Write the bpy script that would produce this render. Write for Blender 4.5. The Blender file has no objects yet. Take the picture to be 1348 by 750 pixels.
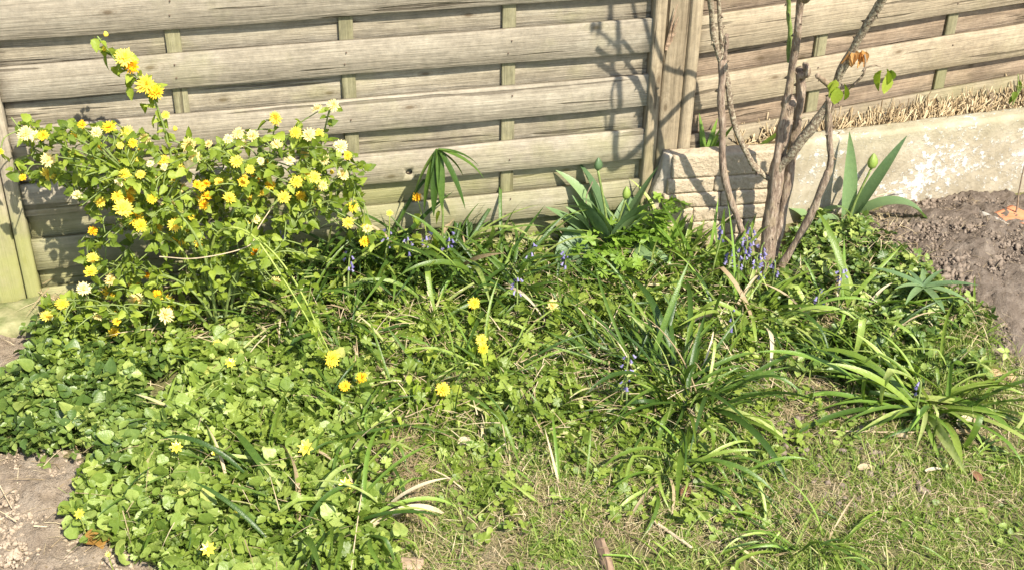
import bpy, math, random
import numpy as np
from mathutils import Vector, Matrix, Euler, noise as mnoise
random.seed(7); RNG = np.random.default_rng(11)
PI = math.pi
sc = bpy.context.scene
COL = sc.collection

# ------------------------------------------------------------------ camera, sky, sun, exposure
H = 1.7191
PITCH, ROLL, FPX, W0, H0 = 0.5584, 0.0182, 1700.0, 1348.0, 750.0
_F = np.array([0, math.cos(PITCH), -math.sin(PITCH)]); _R = np.array([1.0, 0, 0]); _U = np.cross(_R, _F)
CR = math.cos(ROLL) * _R + math.sin(ROLL) * _U; CU = -math.sin(ROLL) * _R + math.cos(ROLL) * _U; CF = _F
EYE = np.array([0, 0, H])
cd = bpy.data.cameras.new('camera'); cam = bpy.data.objects.new('camera', cd); COL.objects.link(cam)
cd.sensor_width = 36; cd.lens = 36 * FPX / W0; cd.clip_start = 0.05; cd.clip_end = 500
cam.matrix_world = Matrix(((CR[0], CU[0], -CF[0], EYE[0]), (CR[1], CU[1], -CF[1], EYE[1]), (CR[2], CU[2], -CF[2], EYE[2]), (0, 0, 0, 1)))
sc.camera = cam
SUN = Vector((0.07, -0.10, 0.135)).normalized()          # towards the sun
el = math.asin(SUN.z); az = math.atan2(SUN.x, SUN.y)
world = bpy.data.worlds.new('World'); sc.world = world; world.use_nodes = True
wn = world.node_tree.nodes; bg = wn['Background']
sky = wn.new('ShaderNodeTexSky'); sky.sky_type = 'NISHITA'; sky.sun_disc = False
sky.sun_elevation = el; sky.sun_rotation = az
world.node_tree.links.new(sky.outputs[0], bg.inputs[0]); bg.inputs[1].default_value = 0.125
sl = bpy.data.lights.new('sun', 'SUN'); sl.energy = 5.0; sl.angle = math.radians(0.55); sl.color = (1.0, 0.93, 0.80)
so = bpy.data.objects.new('sun', sl); COL.objects.link(so); so.rotation_euler = SUN.to_track_quat('Z', 'Y').to_euler(); so.location = (2, -3, 5)
sc.view_settings.view_transform = 'Standard'; sc.view_settings.look = 'None'; sc.view_settings.gamma = 1
sc.view_settings.exposure = 1.07
sc.cycles.max_bounces = 8; sc.cycles.transparent_max_bounces = 6

# ------------------------------------------------------------------ geometry of the place
YA, DA = 0.24634, 2.83081          # fence A: yaw, distance of its plane
YB, DB = 0.41338, 2.606            # fence B
def nt(y): return np.array([-math.sin(y), math.cos(y), 0]), np.array([math.cos(y), math.sin(y), 0])
NA, TA = nt(YA); NB, TB = nt(YB)
def ray(px, py): return CF + CR * (px - W0 / 2) / FPX + CU * (H0 / 2 - py) / FPX
def at_z(px, py, z=0.0):
    d = ray(px, py); t = (z - H) / d[2]; return EYE + d * t
def at_plane(px, py, n, D):
    d = ray(px, py); return EYE + d * (D / (d @ n))
def infront(px, py, d, y=YA, D=DA):          # a point at distance d in front of fence A
    return at_plane(px, py, nt(y)[0], D - d)
def pxscale(p): return FPX / ((np.asarray(p) - EYE) @ CF)      # pixels per metre at p
def fbm(x, y, s, o=3, seed=0.0):
    return mnoise.fractal(Vector((x * s + seed, y * s - seed, seed * 0.37)), 1.0, 2.0, o)
def sstep(a, b, v):
    t = min(1, max(0, (v - a) / (b - a))); return t * t * (3 - 2 * t)
def inpoly(pts, poly):
    x, y = pts[:, 0], pts[:, 1]; c = np.zeros(len(pts), bool); n = len(poly); j = n - 1
    for i in range(n):
        xi, yi = poly[i]; xj, yj = poly[j]
        if yi != yj:
            c ^= ((yi > y) != (yj > y)) & (x < (xj - xi) * (y - yi) / (yj - yi) + xi)
        j = i
    return c
def gpoly(px): return [tuple(at_z(a, b)[:2]) for a, b in px]
SOIL_R = gpoly([(1120, 298), (1200, 268), (1500, 250), (1600, 560), (1420, 535), (1330, 505), (1295, 470), (1300, 430), (1235, 410), (1185, 380), (1150, 350)])
SOIL_L = gpoly([(-400, 380), (45, 440), (52, 470), (0, 500), (-60, 530), (-20, 590), (40, 600), (120, 615), (128, 660), (95, 700), (140, 715), (250, 745), (230, 900), (-500, 900)])
_cr = np.array([1.30, 2.95])
def soil_r_height(x, y):
    d = math.hypot((x - 1.22) / 0.42, (y - 2.85) / 0.42)
    return 0.085 * (1 - sstep(0.15, 1.25, d))
def gh(x, y):
    return soil_r_height(x, y) + 0.012 * fbm(x, y, 2.2, 2, 3.1) + 0.0

# ------------------------------------------------------------------ object helpers
def tag(o, label=None, cat=None, group=None, kind=None):
    if label: o['label'] = label
    if cat: o['category'] = cat
    if group: o['group'] = group
    if kind: o['kind'] = kind
    return o
def link(name, me, parent=None, M=None, kind=None):
    o = bpy.data.objects.new(name, me); COL.objects.link(o)
    if parent is not None: o.parent = parent
    if M is not None: o.matrix_basis = M
    if kind: o['kind'] = kind
    return o
def empty(name, loc, label, cat, group=None, rz=0):
    o = bpy.data.objects.new(name, None); COL.objects.link(o); o.location = Vector(loc); o.rotation_euler = (0, 0, rz)
    o.empty_display_size = 0.02
    return tag(o, label, cat, group)
def mesh_from(name, V, T, mat, tint=None, smooth=True, mats=None, midx=None):
    V = np.asarray(V, np.float32); T = np.asarray(T, np.int32); k = T.shape[1]
    me = bpy.data.meshes.new(name)
    me.vertices.add(len(V)); me.vertices.foreach_set('co', V.ravel())
    me.loops.add(T.size); me.loops.foreach_set('vertex_index', T.ravel())
    me.polygons.add(len(T)); me.polygons.foreach_set('loop_start', np.arange(0, T.size, k, dtype=np.int32))
    me.polygons.foreach_set('loop_total', np.full(len(T), k, np.int32))
    if smooth: me.polygons.foreach_set('use_smooth', np.ones(len(T), bool))
    for m in (mats or [mat]): me.materials.append(m)
    if midx is not None: me.polygons.foreach_set('material_index', np.asarray(midx, np.int32))
    me.update(calc_edges=True)
    if tint is not None:
        a = me.attributes.new('tint', 'FLOAT', 'POINT'); a.data.foreach_set('value', np.asarray(tint, np.float32))
    return me
class Acc:                                   # collects copies of small templates into one mesh
    def __init__(s): s.V = []; s.T = []; s.t = []; s.n = 0
    def add(s, tpl, R, P, tint):             # R (N,3,3), P (N,3)
        V, T = tpl; N = len(P)
        if N == 0: return
        v = np.einsum('nij,vj->nvi', R, V) + P[:, None, :]
        s.V.append(v.reshape(-1, 3)); s.T.append((T[None] + (np.arange(N) * len(V))[:, None, None]).reshape(-1, 3) + s.n)
        s.t.append(np.repeat(tint, len(V))); s.n += N * len(V)
    def raw(s, V, T, tint):
        s.V.append(np.asarray(V)); s.T.append(np.asarray(T) + s.n); s.t.append(np.full(len(V), tint)); s.n += len(V)
    def build(s, name, mat, parent=None, kind='stuff', smooth=True, origin=None):
        V = np.concatenate(s.V)
        if origin is not None: V = V - np.asarray(origin)
        return link(name, mesh_from(name, V, np.concatenate(s.T), mat, np.concatenate(s.t), smooth), parent, None, kind)
def rots(yaw, tilt, roll=None, sc_=None):
    N = len(yaw); roll = np.zeros(N) if roll is None else roll; sc_ = np.ones(N) if sc_ is None else sc_
    cy, sy, ct, st, cr, sr = np.cos(yaw), np.sin(yaw), np.cos(tilt), np.sin(tilt), np.cos(roll), np.sin(roll)
    Z = np.zeros(N); O = np.ones(N)
    Rz = np.array([[cy, -sy, Z], [sy, cy, Z], [Z, Z, O]]).transpose(2, 0, 1)
    Rx = np.array([[O, Z, Z], [Z, ct, -st], [Z, st, ct]]).transpose(2, 0, 1)
    Ry = np.array([[cr, Z, sr], [Z, O, Z], [-sr, Z, cr]]).transpose(2, 0, 1)
    return (Rz @ Rx @ Ry) * sc_[:, None, None]
def boxvt(x0, x1, y0, y1, z0, z1):
    V = [(x, y, z) for x in (x0, x1) for y in (y0, y1) for z in (z0, z1)]
    Q = [(0, 1, 3, 2), (4, 6, 7, 5), (0, 4, 5, 1), (2, 3, 7, 6), (0, 2, 6, 4), (1, 5, 7, 3)]
    return V, Q
def tube_vt(pts, rad, n=7, jit=0.0, seed=0, cap=True):
    rs = random.Random(seed); P = [Vector(p) for p in pts]; V = []; T = []
    up = Vector((0.3, 0.5, 0.81))
    for i, p in enumerate(P):
        d = (P[min(i + 1, len(P) - 1)] - P[max(i - 1, 0)]).normalized()
        a = d.cross(up); a = a.normalized() if a.length > 1e-4 else Vector((1, 0, 0)); b = d.cross(a)
        r = rad[i] if hasattr(rad, '__len__') else rad
        for k in range(n):
            q = r * (1 + rs.uniform(-jit, jit)); V.append(p + (a * math.cos(2 * PI * k / n) + b * math.sin(2 * PI * k / n)) * q)
    for i in range(len(P) - 1):
        for k in range(n):
            a, b = i * n + k, i * n + (k + 1) % n; T += [(a, b, b + n), (a, b + n, a + n)]
    if cap:
        for base, P0 in ((0, P[0]), ((len(P) - 1) * n, P[-1])):
            V.append(P0); c = len(V) - 1
            for k in range(n): T.append((base + k, base + (k + 1) % n, c))
    return [tuple(v) for v in V], T
def smooth_path(ctrl, m=8):                  # Catmull-Rom through 3-D points
    P = [Vector(c) for c in ctrl]; P = [P[0] * 2 - P[1]] + P + [P[-1] * 2 - P[-2]]; out = []
    for i in range(1, len(P) - 2):
        for k in range(m):
            t = k / m; a, b, c, d = P[i - 1], P[i], P[i + 1], P[i + 2]
            out.append(0.5 * ((2 * b) + (c - a) * t + (2 * a - 5 * b + 4 * c - d) * t * t + (3 * b - a - 3 * c + d) * t ** 3))
    out.append(P[-2]); return out

# ------------------------------------------------------------------ materials
def newmat(name):
    m = bpy.data.materials.new(name); m.use_nodes = True; nt_ = m.node_tree; b = nt_.nodes['Principled BSDF']
    return m, nt_, nt_.nodes, nt_.links, b
def ramp(N, stops):
    r = N.new('ShaderNodeValToRGB'); e = r.color_ramp.elements
    while len(e) < len(stops): e.new(0.5)
    for x, (p, c) in zip(e, stops): x.position = p; x.color = (*c, 1)
    return r
def noise_node(N, L, vec, scale, detail=4, rough=0.55, dist=0.0):
    n = N.new('ShaderNodeTexNoise'); n.inputs['Scale'].default_value = scale; n.inputs['Detail'].default_value = detail
    n.inputs['Roughness'].default_value = rough; n.inputs['Distortion'].default_value = dist
    if vec is not None: L.new(vec, n.inputs['Vector'])
    return n
def mapr(N, L, val, a, b, c=0.0, d=1.0):
    n = N.new('ShaderNodeMapRange'); n.inputs[1].default_value = a; n.inputs[2].default_value = b
    n.inputs[3].default_value = c; n.inputs[4].default_value = d; L.new(val, n.inputs[0]); return n.outputs[0]
def mixc(N, L, fac, a, b, mode='MIX'):
    n = N.new('ShaderNodeMix'); n.data_type = 'RGBA'; n.blend_type = mode
    if isinstance(fac, (int, float)): n.inputs[0].default_value = fac
    else: L.new(fac, n.inputs[0])
    for i, v in ((6, a), (7, b)):
        if isinstance(v, tuple): n.inputs[i].default_value = (*v, 1)
        else: L.new(v, n.inputs[i])
    return n.outputs[2]
def bump(N, L, b, h, dist, strength=1.0):
    n = N.new('ShaderNodeBump'); n.inputs['Distance'].default_value = dist; n.inputs['Strength'].default_value = strength
    L.new(h, n.inputs['Height']); L.new(n.outputs[0], b.inputs['Normal'])
def mathn(N, L, op, a, b=None):
    n = N.new('ShaderNodeMath'); n.operation = op
    for i, v in ((0, a), (1, b)):
        if v is None: continue
        if isinstance(v, (int, float)): n.inputs[i].default_value = v
        else: L.new(v, n.inputs[i])
    return n.outputs[0]
def leafmat(name, stops, trans=0.35, rough=0.42, spec=0.5, obj=False, tcol=(1.15, 1.25, 0.55)):
    m, t, N, L, b = newmat(name)
    if obj: src = N.new('ShaderNodeObjectInfo').outputs['Random']
    else:
        a = N.new('ShaderNodeAttribute'); a.attribute_name = 'tint'; src = a.outputs['Fac']
    geo = N.new('ShaderNodeNewGeometry'); nz = noise_node(N, L, geo.outputs['Position'], 90, 3)
    v = mathn(N, L, 'ADD', src, mathn(N, L, 'MULTIPLY', mathn(N, L, 'SUBTRACT', nz.outputs[0], 0.5), 0.45))
    r = ramp(N, stops); L.new(v, r.inputs[0])
    L.new(r.outputs[0], b.inputs['Base Color']); b.inputs['Roughness'].default_value = rough
    b.inputs['Specular IOR Level'].default_value = spec
    tr = N.new('ShaderNodeBsdfTranslucent'); L.new(mixc(N, L, 1.0, r.outputs[0], tcol, 'MULTIPLY'), tr.inputs[0])
    mx = N.new('ShaderNodeMixShader'); mx.inputs[0].default_value = trans
    L.new(b.outputs[0], mx.inputs[1]); L.new(tr.outputs[0], mx.inputs[2]); L.new(mx.outputs[0], N['Material Output'].inputs[0])
    nz2 = noise_node(N, L, geo.outputs['Position'], 260, 2); bump(N, L, b, nz2.outputs[0], 0.0015, 0.6)
    return m
def plain(name, c0, c1, scale=60, rough=0.8, bumpd=0.002, spec=0.3, obj=True):
    m, t, N, L, b = newmat(name)
    tc = N.new('ShaderNodeTexCoord'); n = noise_node(N, L, tc.outputs['Object'], scale, 5, 0.6)
    r = ramp(N, [(0.3, c0), (0.7, c1)]); L.new(n.outputs[0], r.inputs[0]); L.new(r.outputs[0], b.inputs['Base Color'])
    b.inputs['Roughness'].default_value = rough; b.inputs['Specular IOR Level'].default_value = spec
    bump(N, L, b, n.outputs[0], bumpd); return m
def woodmat(name, dark, mid, light, axis='X', grain=1.0, green=0.6, greenh=0.35, rings=0.5):
    m, t, N, L, b = newmat(name)
    tc = N.new('ShaderNodeTexCoord'); oi = N.new('ShaderNodeObjectInfo')
    off = N.new('ShaderNodeVectorMath'); off.operation = 'SCALE'; off.inputs[0].default_value = (13.1, 7.7, 31.3); L.new(oi.outputs['Random'], off.inputs['Scale'])
    add = N.new('ShaderNodeVectorMath'); L.new(tc.outputs['Object'], add.inputs[0]); L.new(off.outputs[0], add.inputs[1])
    mp = N.new('ShaderNodeMapping'); L.new(add.outputs[0], mp.inputs[0])
    s = (1.3, 14, 26) if axis == 'X' else (26, 14, 1.3)
    mp.inputs['Scale'].default_value = s
    n1 = noise_node(N, L, mp.outputs[0], 1.6, 6, 0.6, 0.6)
    mp2 = N.new('ShaderNodeMapping'); L.new(add.outputs[0], mp2.inputs[0]); mp2.inputs['Scale'].default_value = (5, 60, 190) if axis == 'X' else (190, 60, 5)
    n2 = noise_node(N, L, mp2.outputs[0], 1.5, 3, 0.6)
    # growth rings: bands warped by a slow field
    mp3 = N.new('ShaderNodeMapping'); L.new(add.outputs[0], mp3.inputs[0]); mp3.inputs['Scale'].default_value = (1.1, 3, 7) if axis == 'X' else (7, 3, 1.1)
    n3 = noise_node(N, L, mp3.outputs[0], 1.3, 2, 0.4)
    wv = mathn(N, L, 'SINE', mathn(N, L, 'MULTIPLY', n3.outputs[0], 62.0))
    rg = mapr(N, L, wv, 0.35, 1.0)
    n0 = noise_node(N, L, add.outputs[0], 7.0, 5, 0.6); base = ramp(N, [(0.30, dark), (0.5, mid), (0.70, light)]); L.new(mathn(N, L, 'ADD', mathn(N, L, 'MULTIPLY', n1.outputs[0], 0.55), mathn(N, L, 'MULTIPLY', n0.outputs[0], 0.45)), base.inputs[0])
    c = mixc(N, L, mathn(N, L, 'MULTIPLY', rg, rings * 0.45), base.outputs[0], tuple(x * 0.55 for x in mid))
    fine = mapr(N, L, n2.outputs[0], 0.3, 0.65, 0.88, 1.06)
    comb = N.new('ShaderNodeCombineColor'); [L.new(fine, comb.inputs[i]) for i in range(3)]
    c = mixc(N, L, grain, c, comb.outputs[0], 'MULTIPLY')
    # thin dark checks along the grain
    mp4 = N.new('ShaderNodeMapping'); L.new(add.outputs[0], mp4.inputs[0]); mp4.inputs['Scale'].default_value = (2.2, 20, 55) if axis == 'X' else (55, 20, 2.2)
    n4 = noise_node(N, L, mp4.outputs[0], 1.0, 2, 0.5)
    ck = mapr(N, L, n4.outputs[0], 0.655, 0.685)
    c = mixc(N, L, mathn(N, L, 'MULTIPLY', ck, 0.6), c, (0.06, 0.045, 0.03))
    n6 = noise_node(N, L, add.outputs[0], 55, 6, 0.7); n7 = noise_node(N, L, mp.outputs[0], 9.0, 5, 0.7)
    sp6 = mapr(N, L, mathn(N, L, 'ADD', mathn(N, L, 'MULTIPLY', n6.outputs[0], 0.5), mathn(N, L, 'MULTIPLY', n7.outputs[0], 0.5)), 0.36, 0.60, 0.66, 1.08)
    cb6 = N.new('ShaderNodeCombineColor'); [L.new(sp6, cb6.inputs[i]) for i in range(3)]
    c = mixc(N, L, 1.0, c, cb6.outputs[0], 'MULTIPLY')
    # knots
    s2 = N.new('ShaderNodeSeparateXYZ'); L.new(add.outputs[0], s2.inputs[0]); c2 = N.new('ShaderNodeCombineXYZ')
    L.new(mathn(N, L, 'MULTIPLY', s2.outputs[0], 2.6 if axis == 'X' else 6.0), c2.inputs[0]); L.new(mathn(N, L, 'MULTIPLY', s2.outputs[2], 6.0 if axis == 'X' else 2.6), c2.inputs[1])
    vo = N.new('ShaderNodeTexVoronoi'); vo.voronoi_dimensions = '2D'; vo.feature = 'F1'; L.new(c2.outputs[0], vo.inputs['Vector']); vo.inputs['Scale'].default_value = 1.0
    kr = mapr(N, L, mathn(N, L, 'SINE', mathn(N, L, 'MULTIPLY', vo.outputs['Distance'], 170.0)), 0.2, 1.0); kz = mapr(N, L, vo.outputs['Distance'], 0.03, 0.16, 0.30, 0.0); c = mixc(N, L, mathn(N, L, 'MULTIPLY', kr, kz), c, (0.13, 0.09, 0.055))
    kn = mapr(N, L, vo.outputs['Distance'], 0.018, 0.042, 1, 0)
    c = mixc(N, L, mathn(N, L, 'MULTIPLY', kn, 0.7), c, (0.10, 0.07, 0.04))
    om = mapr(N, L, oi.outputs['Random'], 0, 1, 0.84, 1.08); cbo = N.new('ShaderNodeCombineColor'); [L.new(om, cbo.inputs[i]) for i in range(3)]
    c = mixc(N, L, 1.0, c, cbo.outputs[0], 'MULTIPLY')
    # green algae, more of it low down
    geo = N.new('ShaderNodeNewGeometry'); sp = N.new('ShaderNodeSeparateXYZ'); L.new(geo.outputs['Position'], sp.inputs[0])
    n5 = noise_node(N, L, geo.outputs['Position'], 4.5, 5, 0.6)
    lo = mapr(N, L, sp.outputs[2], 0.0, greenh, 0.42, 0.0)
    gf = mapr(N, L, mathn(N, L, 'ADD', n5.outputs[0], lo), 0.56, 0.86, 0.0, green)
    c = mixc(N, L, gf, c, (0.28, 0.29, 0.09))
    L.new(c, b.inputs['Base Color']); b.inputs['Roughness'].default_value = 0.85; b.inputs['Specular IOR Level'].default_value = 0.15
    hh = mathn(N, L, 'SUBTRACT', mathn(N, L, 'ADD', n2.outputs[0], n7.outputs[0]), mathn(N, L, 'MULTIPLY', ck, 1.2))
    bump(N, L, b, hh, 0.0018, 0.9)
    return m
M = {}
M['boardA'] = woodmat('weathered_board', (0.215, 0.185, 0.135), (0.305, 0.265, 0.20), (0.375, 0.335, 0.26), green=0.36, greenh=0.38, rings=0.2)
M['backA'] = woodmat('weathered_back_board', (0.225, 0.19, 0.135), (0.325, 0.28, 0.205), (0.40, 0.355, 0.27), green=0.50, greenh=0.42, rings=0.6)
M['boardB'] = woodmat('brown_board', (0.23, 0.18, 0.12), (0.31, 0.255, 0.175), (0.38, 0.32, 0.225), green=0.22, greenh=0.4, rings=0.35)
M['backB'] = woodmat('brown_back_board', (0.17, 0.12, 0.08), (0.28, 0.21, 0.145), (0.36, 0.28, 0.20), green=0.1, rings=1.3)
M['slat'] = woodmat('upright_slat_wood', (0.17, 0.155, 0.085), (0.24, 0.22, 0.13), (0.31, 0.28, 0.18), 'Z', green=0.25, greenh=0.45, rings=0.4)
M['post'] = woodmat('post_wood', (0.20, 0.155, 0.10), (0.31, 0.25, 0.165), (0.39, 0.325, 0.225), 'Z', green=0.35, greenh=0.45, rings=0.9)
M['postL'] = woodmat('mossy_post_wood', (0.22, 0.19, 0.14), (0.33, 0.28, 0.205), (0.40, 0.35, 0.26), 'Z', green=0.75, greenh=0.36, rings=0.3)
def strap_stops(k):
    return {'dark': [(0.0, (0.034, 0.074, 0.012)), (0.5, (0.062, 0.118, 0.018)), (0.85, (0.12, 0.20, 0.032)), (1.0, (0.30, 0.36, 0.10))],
            'mid': [(0.0, (0.075, 0.13, 0.015)), (0.5, (0.15, 0.225, 0.028)), (0.85, (0.25, 0.33, 0.06)), (1.0, (0.40, 0.45, 0.16))],
            'yellow': [(0.0, (0.12, 0.21, 0.03)), (0.5, (0.20, 0.32, 0.05)), (1.0, (0.38, 0.44, 0.12))],
            'glauc': [(0.0, (0.095, 0.16, 0.07)), (0.5, (0.16, 0.25, 0.105)), (1.0, (0.25, 0.35, 0.15))]}[k]
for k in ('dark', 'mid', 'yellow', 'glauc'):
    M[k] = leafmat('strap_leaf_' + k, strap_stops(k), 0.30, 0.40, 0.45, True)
M['keria_o'] = leafmat('shrub_leaf', [(0, (0.11, 0.17, 0.016)), (0.5, (0.22, 0.29, 0.03)), (1, (0.34, 0.41, 0.06))], 0.42, 0.5, 0.35, True)
M['keria_b'] = leafmat('shrub_foliage', [(0, (0.095, 0.15, 0.014)), (0.5, (0.20, 0.27, 0.028)), (1, (0.33, 0.40, 0.055))], 0.42, 0.5, 0.35)
M['celan'] = leafmat('celandine_leaf', [(0, (0.10, 0.16, 0.025)), (0.45, (0.20, 0.28, 0.05)), (0.85, (0.34, 0.42, 0.11)), (1, (0.45, 0.46, 0.13))], 0.35, 0.42, 0.45)
M['straw'] = leafmat('strawberry_leaf', [(0, (0.045, 0.085, 0.018)), (0.4, (0.085, 0.145, 0.028)), (0.75, (0.18, 0.25, 0.05)), (1, (0.33, 0.39, 0.10))], 0.28, 0.4, 0.5)
M['butter'] = leafmat('buttercup_leaf', [(0, (0.08, 0.135, 0.018)), (0.5, (0.18, 0.25, 0.034)), (1, (0.32, 0.39, 0.075))], 0.36, 0.42, 0.45)
M['grass'] = leafmat('grass_blade', [(0, (0.08, 0.14, 0.02)), (0.45, (0.17, 0.25, 0.035)), (0.8, (0.30, 0.34, 0.09)), (1, (0.44, 0.40, 0.19))], 0.3, 0.5, 0.3)
M['dry'] = leafmat('dry_straw', [(0, (0.22, 0.16, 0.09)), (0.5, (0.40, 0.31, 0.18)), (1, (0.58, 0.49, 0.32))], 0.15, 0.7, 0.2, tcol=(1, 0.9, 0.7))
M['gold'] = leafmat('golden_straw', [(0, (0.16, 0.11, 0.06)), (0.5, (0.38, 0.285, 0.16)), (1, (0.60, 0.49, 0.31))], 0.15, 0.7, 0.2, tcol=(1, 0.9, 0.7))
M['dryo'] = leafmat('dry_leaf', [(0, (0.30, 0.22, 0.12)), (0.5, (0.48, 0.38, 0.24)), (1, (0.62, 0.53, 0.36))], 0.2, 0.6, 0.3, True, tcol=(1, 0.9, 0.7))
M['brownleaf'] = leafmat('brown_dead_leaf', [(0, (0.13, 0.06, 0.03)), (1, (0.22, 0.11, 0.06))], 0.1, 0.4, 0.5, True, tcol=(1, 0.8, 0.6))
M['orangeleaf'] = leafmat('orange_young_leaf', [(0, (0.50, 0.25, 0.07)), (1, (0.62, 0.36, 0.13))], 0.35, 0.5, 0.4, True, tcol=(1, 0.8, 0.5))
M['ochreleaf'] = leafmat('ochre_dead_leaf', [(0, (0.30, 0.16, 0.04)), (1, (0.40, 0.24, 0.07))], 0.25, 0.6, 0.3, True, tcol=(1, 0.8, 0.5))
M['fl_y'] = leafmat('yellow_petals', [(0, (0.86, 0.60, 0.03)), (1, (0.91, 0.77, 0.14))], 0.30, 0.6, 0.2, True, (1.05, 0.95, 0.5))
M['fl_o'] = leafmat('orange_petals', [(0, (0.82, 0.42, 0.01)), (1, (0.87, 0.56, 0.03))], 0.30, 0.6, 0.2, True, (1.05, 0.9, 0.5))
M['fl_c'] = leafmat('cream_petals', [(0, (0.85, 0.70, 0.26)), (1, (0.88, 0.79, 0.42))], 0.30, 0.6, 0.2, True, (1.0, 0.95, 0.7))
M['fl_l'] = leafmat('lemon_petals', [(0, (0.80, 0.66, 0.03)), (1, (0.86, 0.76, 0.10))], 0.25, 0.25, 0.6, True, (1.05, 0.95, 0.5))
M['fl_b'] = leafmat('bluebell_petals', [(0, (0.16, 0.14, 0.33)), (1, (0.34, 0.30, 0.52))], 0.30, 0.5, 0.3, True, (1, 0.95, 1.1))
M['fl_w'] = leafmat('white_petals', [(0, (0.78, 0.72, 0.55)), (1, (0.85, 0.82, 0.70))], 0.30, 0.5, 0.3, True, (1, 0.95, 0.9))
M['gstem'] = plain('green_stem', (0.12, 0.17, 0.045), (0.22, 0.27, 0.08), 80, 0.5)
M['ystem'] = plain('yellow_green_stem', (0.18, 0.24, 0.04), (0.33, 0.38, 0.09), 80, 0.5)
M['twig'] = plain('grey_brown_twig', (0.12, 0.085, 0.055), (0.30, 0.23, 0.16), 120, 0.85)
M['stick'] = plain('bleached_stick', (0.36, 0.27, 0.17), (0.55, 0.45, 0.30), 90, 0.8)
def barkmat():
    m, t, N, L, b = newmat('rose_bark'); tc = N.new('ShaderNodeTexCoord')
    mp = N.new('ShaderNodeMapping'); mp.inputs['Scale'].default_value = (1, 1, 0.25); L.new(tc.outputs['Object'], mp.inputs[0])
    n1 = noise_node(N, L, mp.outputs[0], 160, 6, 0.65); n2 = noise_node(N, L, tc.outputs['Object'], 35, 4, 0.6)
    r = ramp(N, [(0.3, (0.10, 0.07, 0.05)), (0.5, (0.26, 0.19, 0.14)), (0.7, (0.46, 0.38, 0.29))]); L.new(n1.outputs[0], r.inputs[0])
    c = mixc(N, L, mapr(N, L, n2.outputs[0], 0.5, 0.68, 0, 0.5), r.outputs[0], (0.40, 0.32, 0.19))
    L.new(c, b.inputs['Base Color']); b.inputs['Roughness'].default_value = 0.85; b.inputs['Specular IOR Level'].default_value = 0.2
    bump(N, L, b, n1.outputs[0], 0.008, 1.0); return m
M['bark'] = barkmat()
def lichenmat():
    m, t, N, L, b = newmat('lichened_bark'); tc = N.new('ShaderNodeTexCoord')
    n1 = noise_node(N, L, tc.outputs['Object'], 150, 6, 0.7)
    r = ramp(N, [(0.36, (0.09, 0.06, 0.04)), (0.48, (0.22, 0.165, 0.11)), (0.58, (0.38, 0.33, 0.23)), (0.70, (0.52, 0.47, 0.34))]); L.new(n1.outputs[0], r.inputs[0])
    L.new(r.outputs[0], b.inputs['Base Color']); b.inputs['Roughness'].default_value = 0.9
    bump(N, L, b, n1.outputs[0], 0.005, 1.0); return m
M['lichen'] = lichenmat()
def soilmat():
    m, t, N, L, b = newmat('garden_soil'); geo = N.new('ShaderNodeNewGeometry'); P = geo.outputs['Position']
    a = N.new('ShaderNodeAttribute'); a.attribute_name = 'zone'        # 0 dry pale soil, 1 dark dug soil
    a2 = N.new('ShaderNodeAttribute'); a2.attribute_name = 'moss'
    n1 = noise_node(N, L, P, 22, 8, 0.65); n2 = noise_node(N, L, P, 160, 5, 0.7); n3 = noise_node(N, L, P, 5, 3)
    r1 = ramp(N, [(0.3, (0.24, 0.185, 0.13)), (0.5, (0.35, 0.28, 0.205)), (0.72, (0.45, 0.375, 0.285))]); L.new(n1.outputs[0], r1.inputs[0])
    r2 = ramp(N, [(0.3, (0.135, 0.105, 0.08)), (0.5, (0.20, 0.16, 0.125)), (0.72, (0.29, 0.24, 0.19))]); L.new(n1.outputs[0], r2.inputs[0])
    c = mixc(N, L, a.outputs['Fac'], r1.outputs[0], r2.outputs[0])
    c = mixc(N, L, mapr(N, L, n2.outputs[0], 0.35, 0.6, 0.35, 0.0), c, (0.07, 0.05, 0.037))
    mossc = ramp(N, [(0.35, (0.08, 0.078, 0.03)), (0.55, (0.18, 0.175, 0.06)), (0.75, (0.31, 0.28, 0.12))]); L.new(n2.outputs[0], mossc.inputs[0])
    mf = mapr(N, L, mathn(N, L, 'MULTIPLY', a2.outputs['Fac'], n3.outputs[0]), 0.2, 0.45, 0, 0.85)
    c = mixc(N, L, mf, c, mossc.outputs[0])
    L.new(c, b.inputs['Base Color']); b.inputs['Roughness'].default_value = 0.95; b.inputs['Specular IOR Level'].default_value = 0.1
    h = mathn(N, L, 'ADD', mathn(N, L, 'MULTIPLY', n1.outputs[0], 0.8), n2.outputs[0]); n9 = noise_node(N, L, P, 420, 4, 0.75); h = mathn(N, L, 'ADD', h, mathn(N, L, 'MULTIPLY', n9.outputs[0], 0.5)); bump(N, L, b, h, 0.008, 0.9)
    return m
M['soil'] = soilmat()
def clodmat(name, c0, c1): return plain(name, c0, c1, 50, 0.95, 0.006, 0.1)
M['clod_d'] = clodmat('dark_clod', (0.14, 0.108, 0.082), (0.25, 0.20, 0.155))
M['clod_l'] = clodmat('pale_clod', (0.25, 0.195, 0.14), (0.40, 0.325, 0.24))
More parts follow.
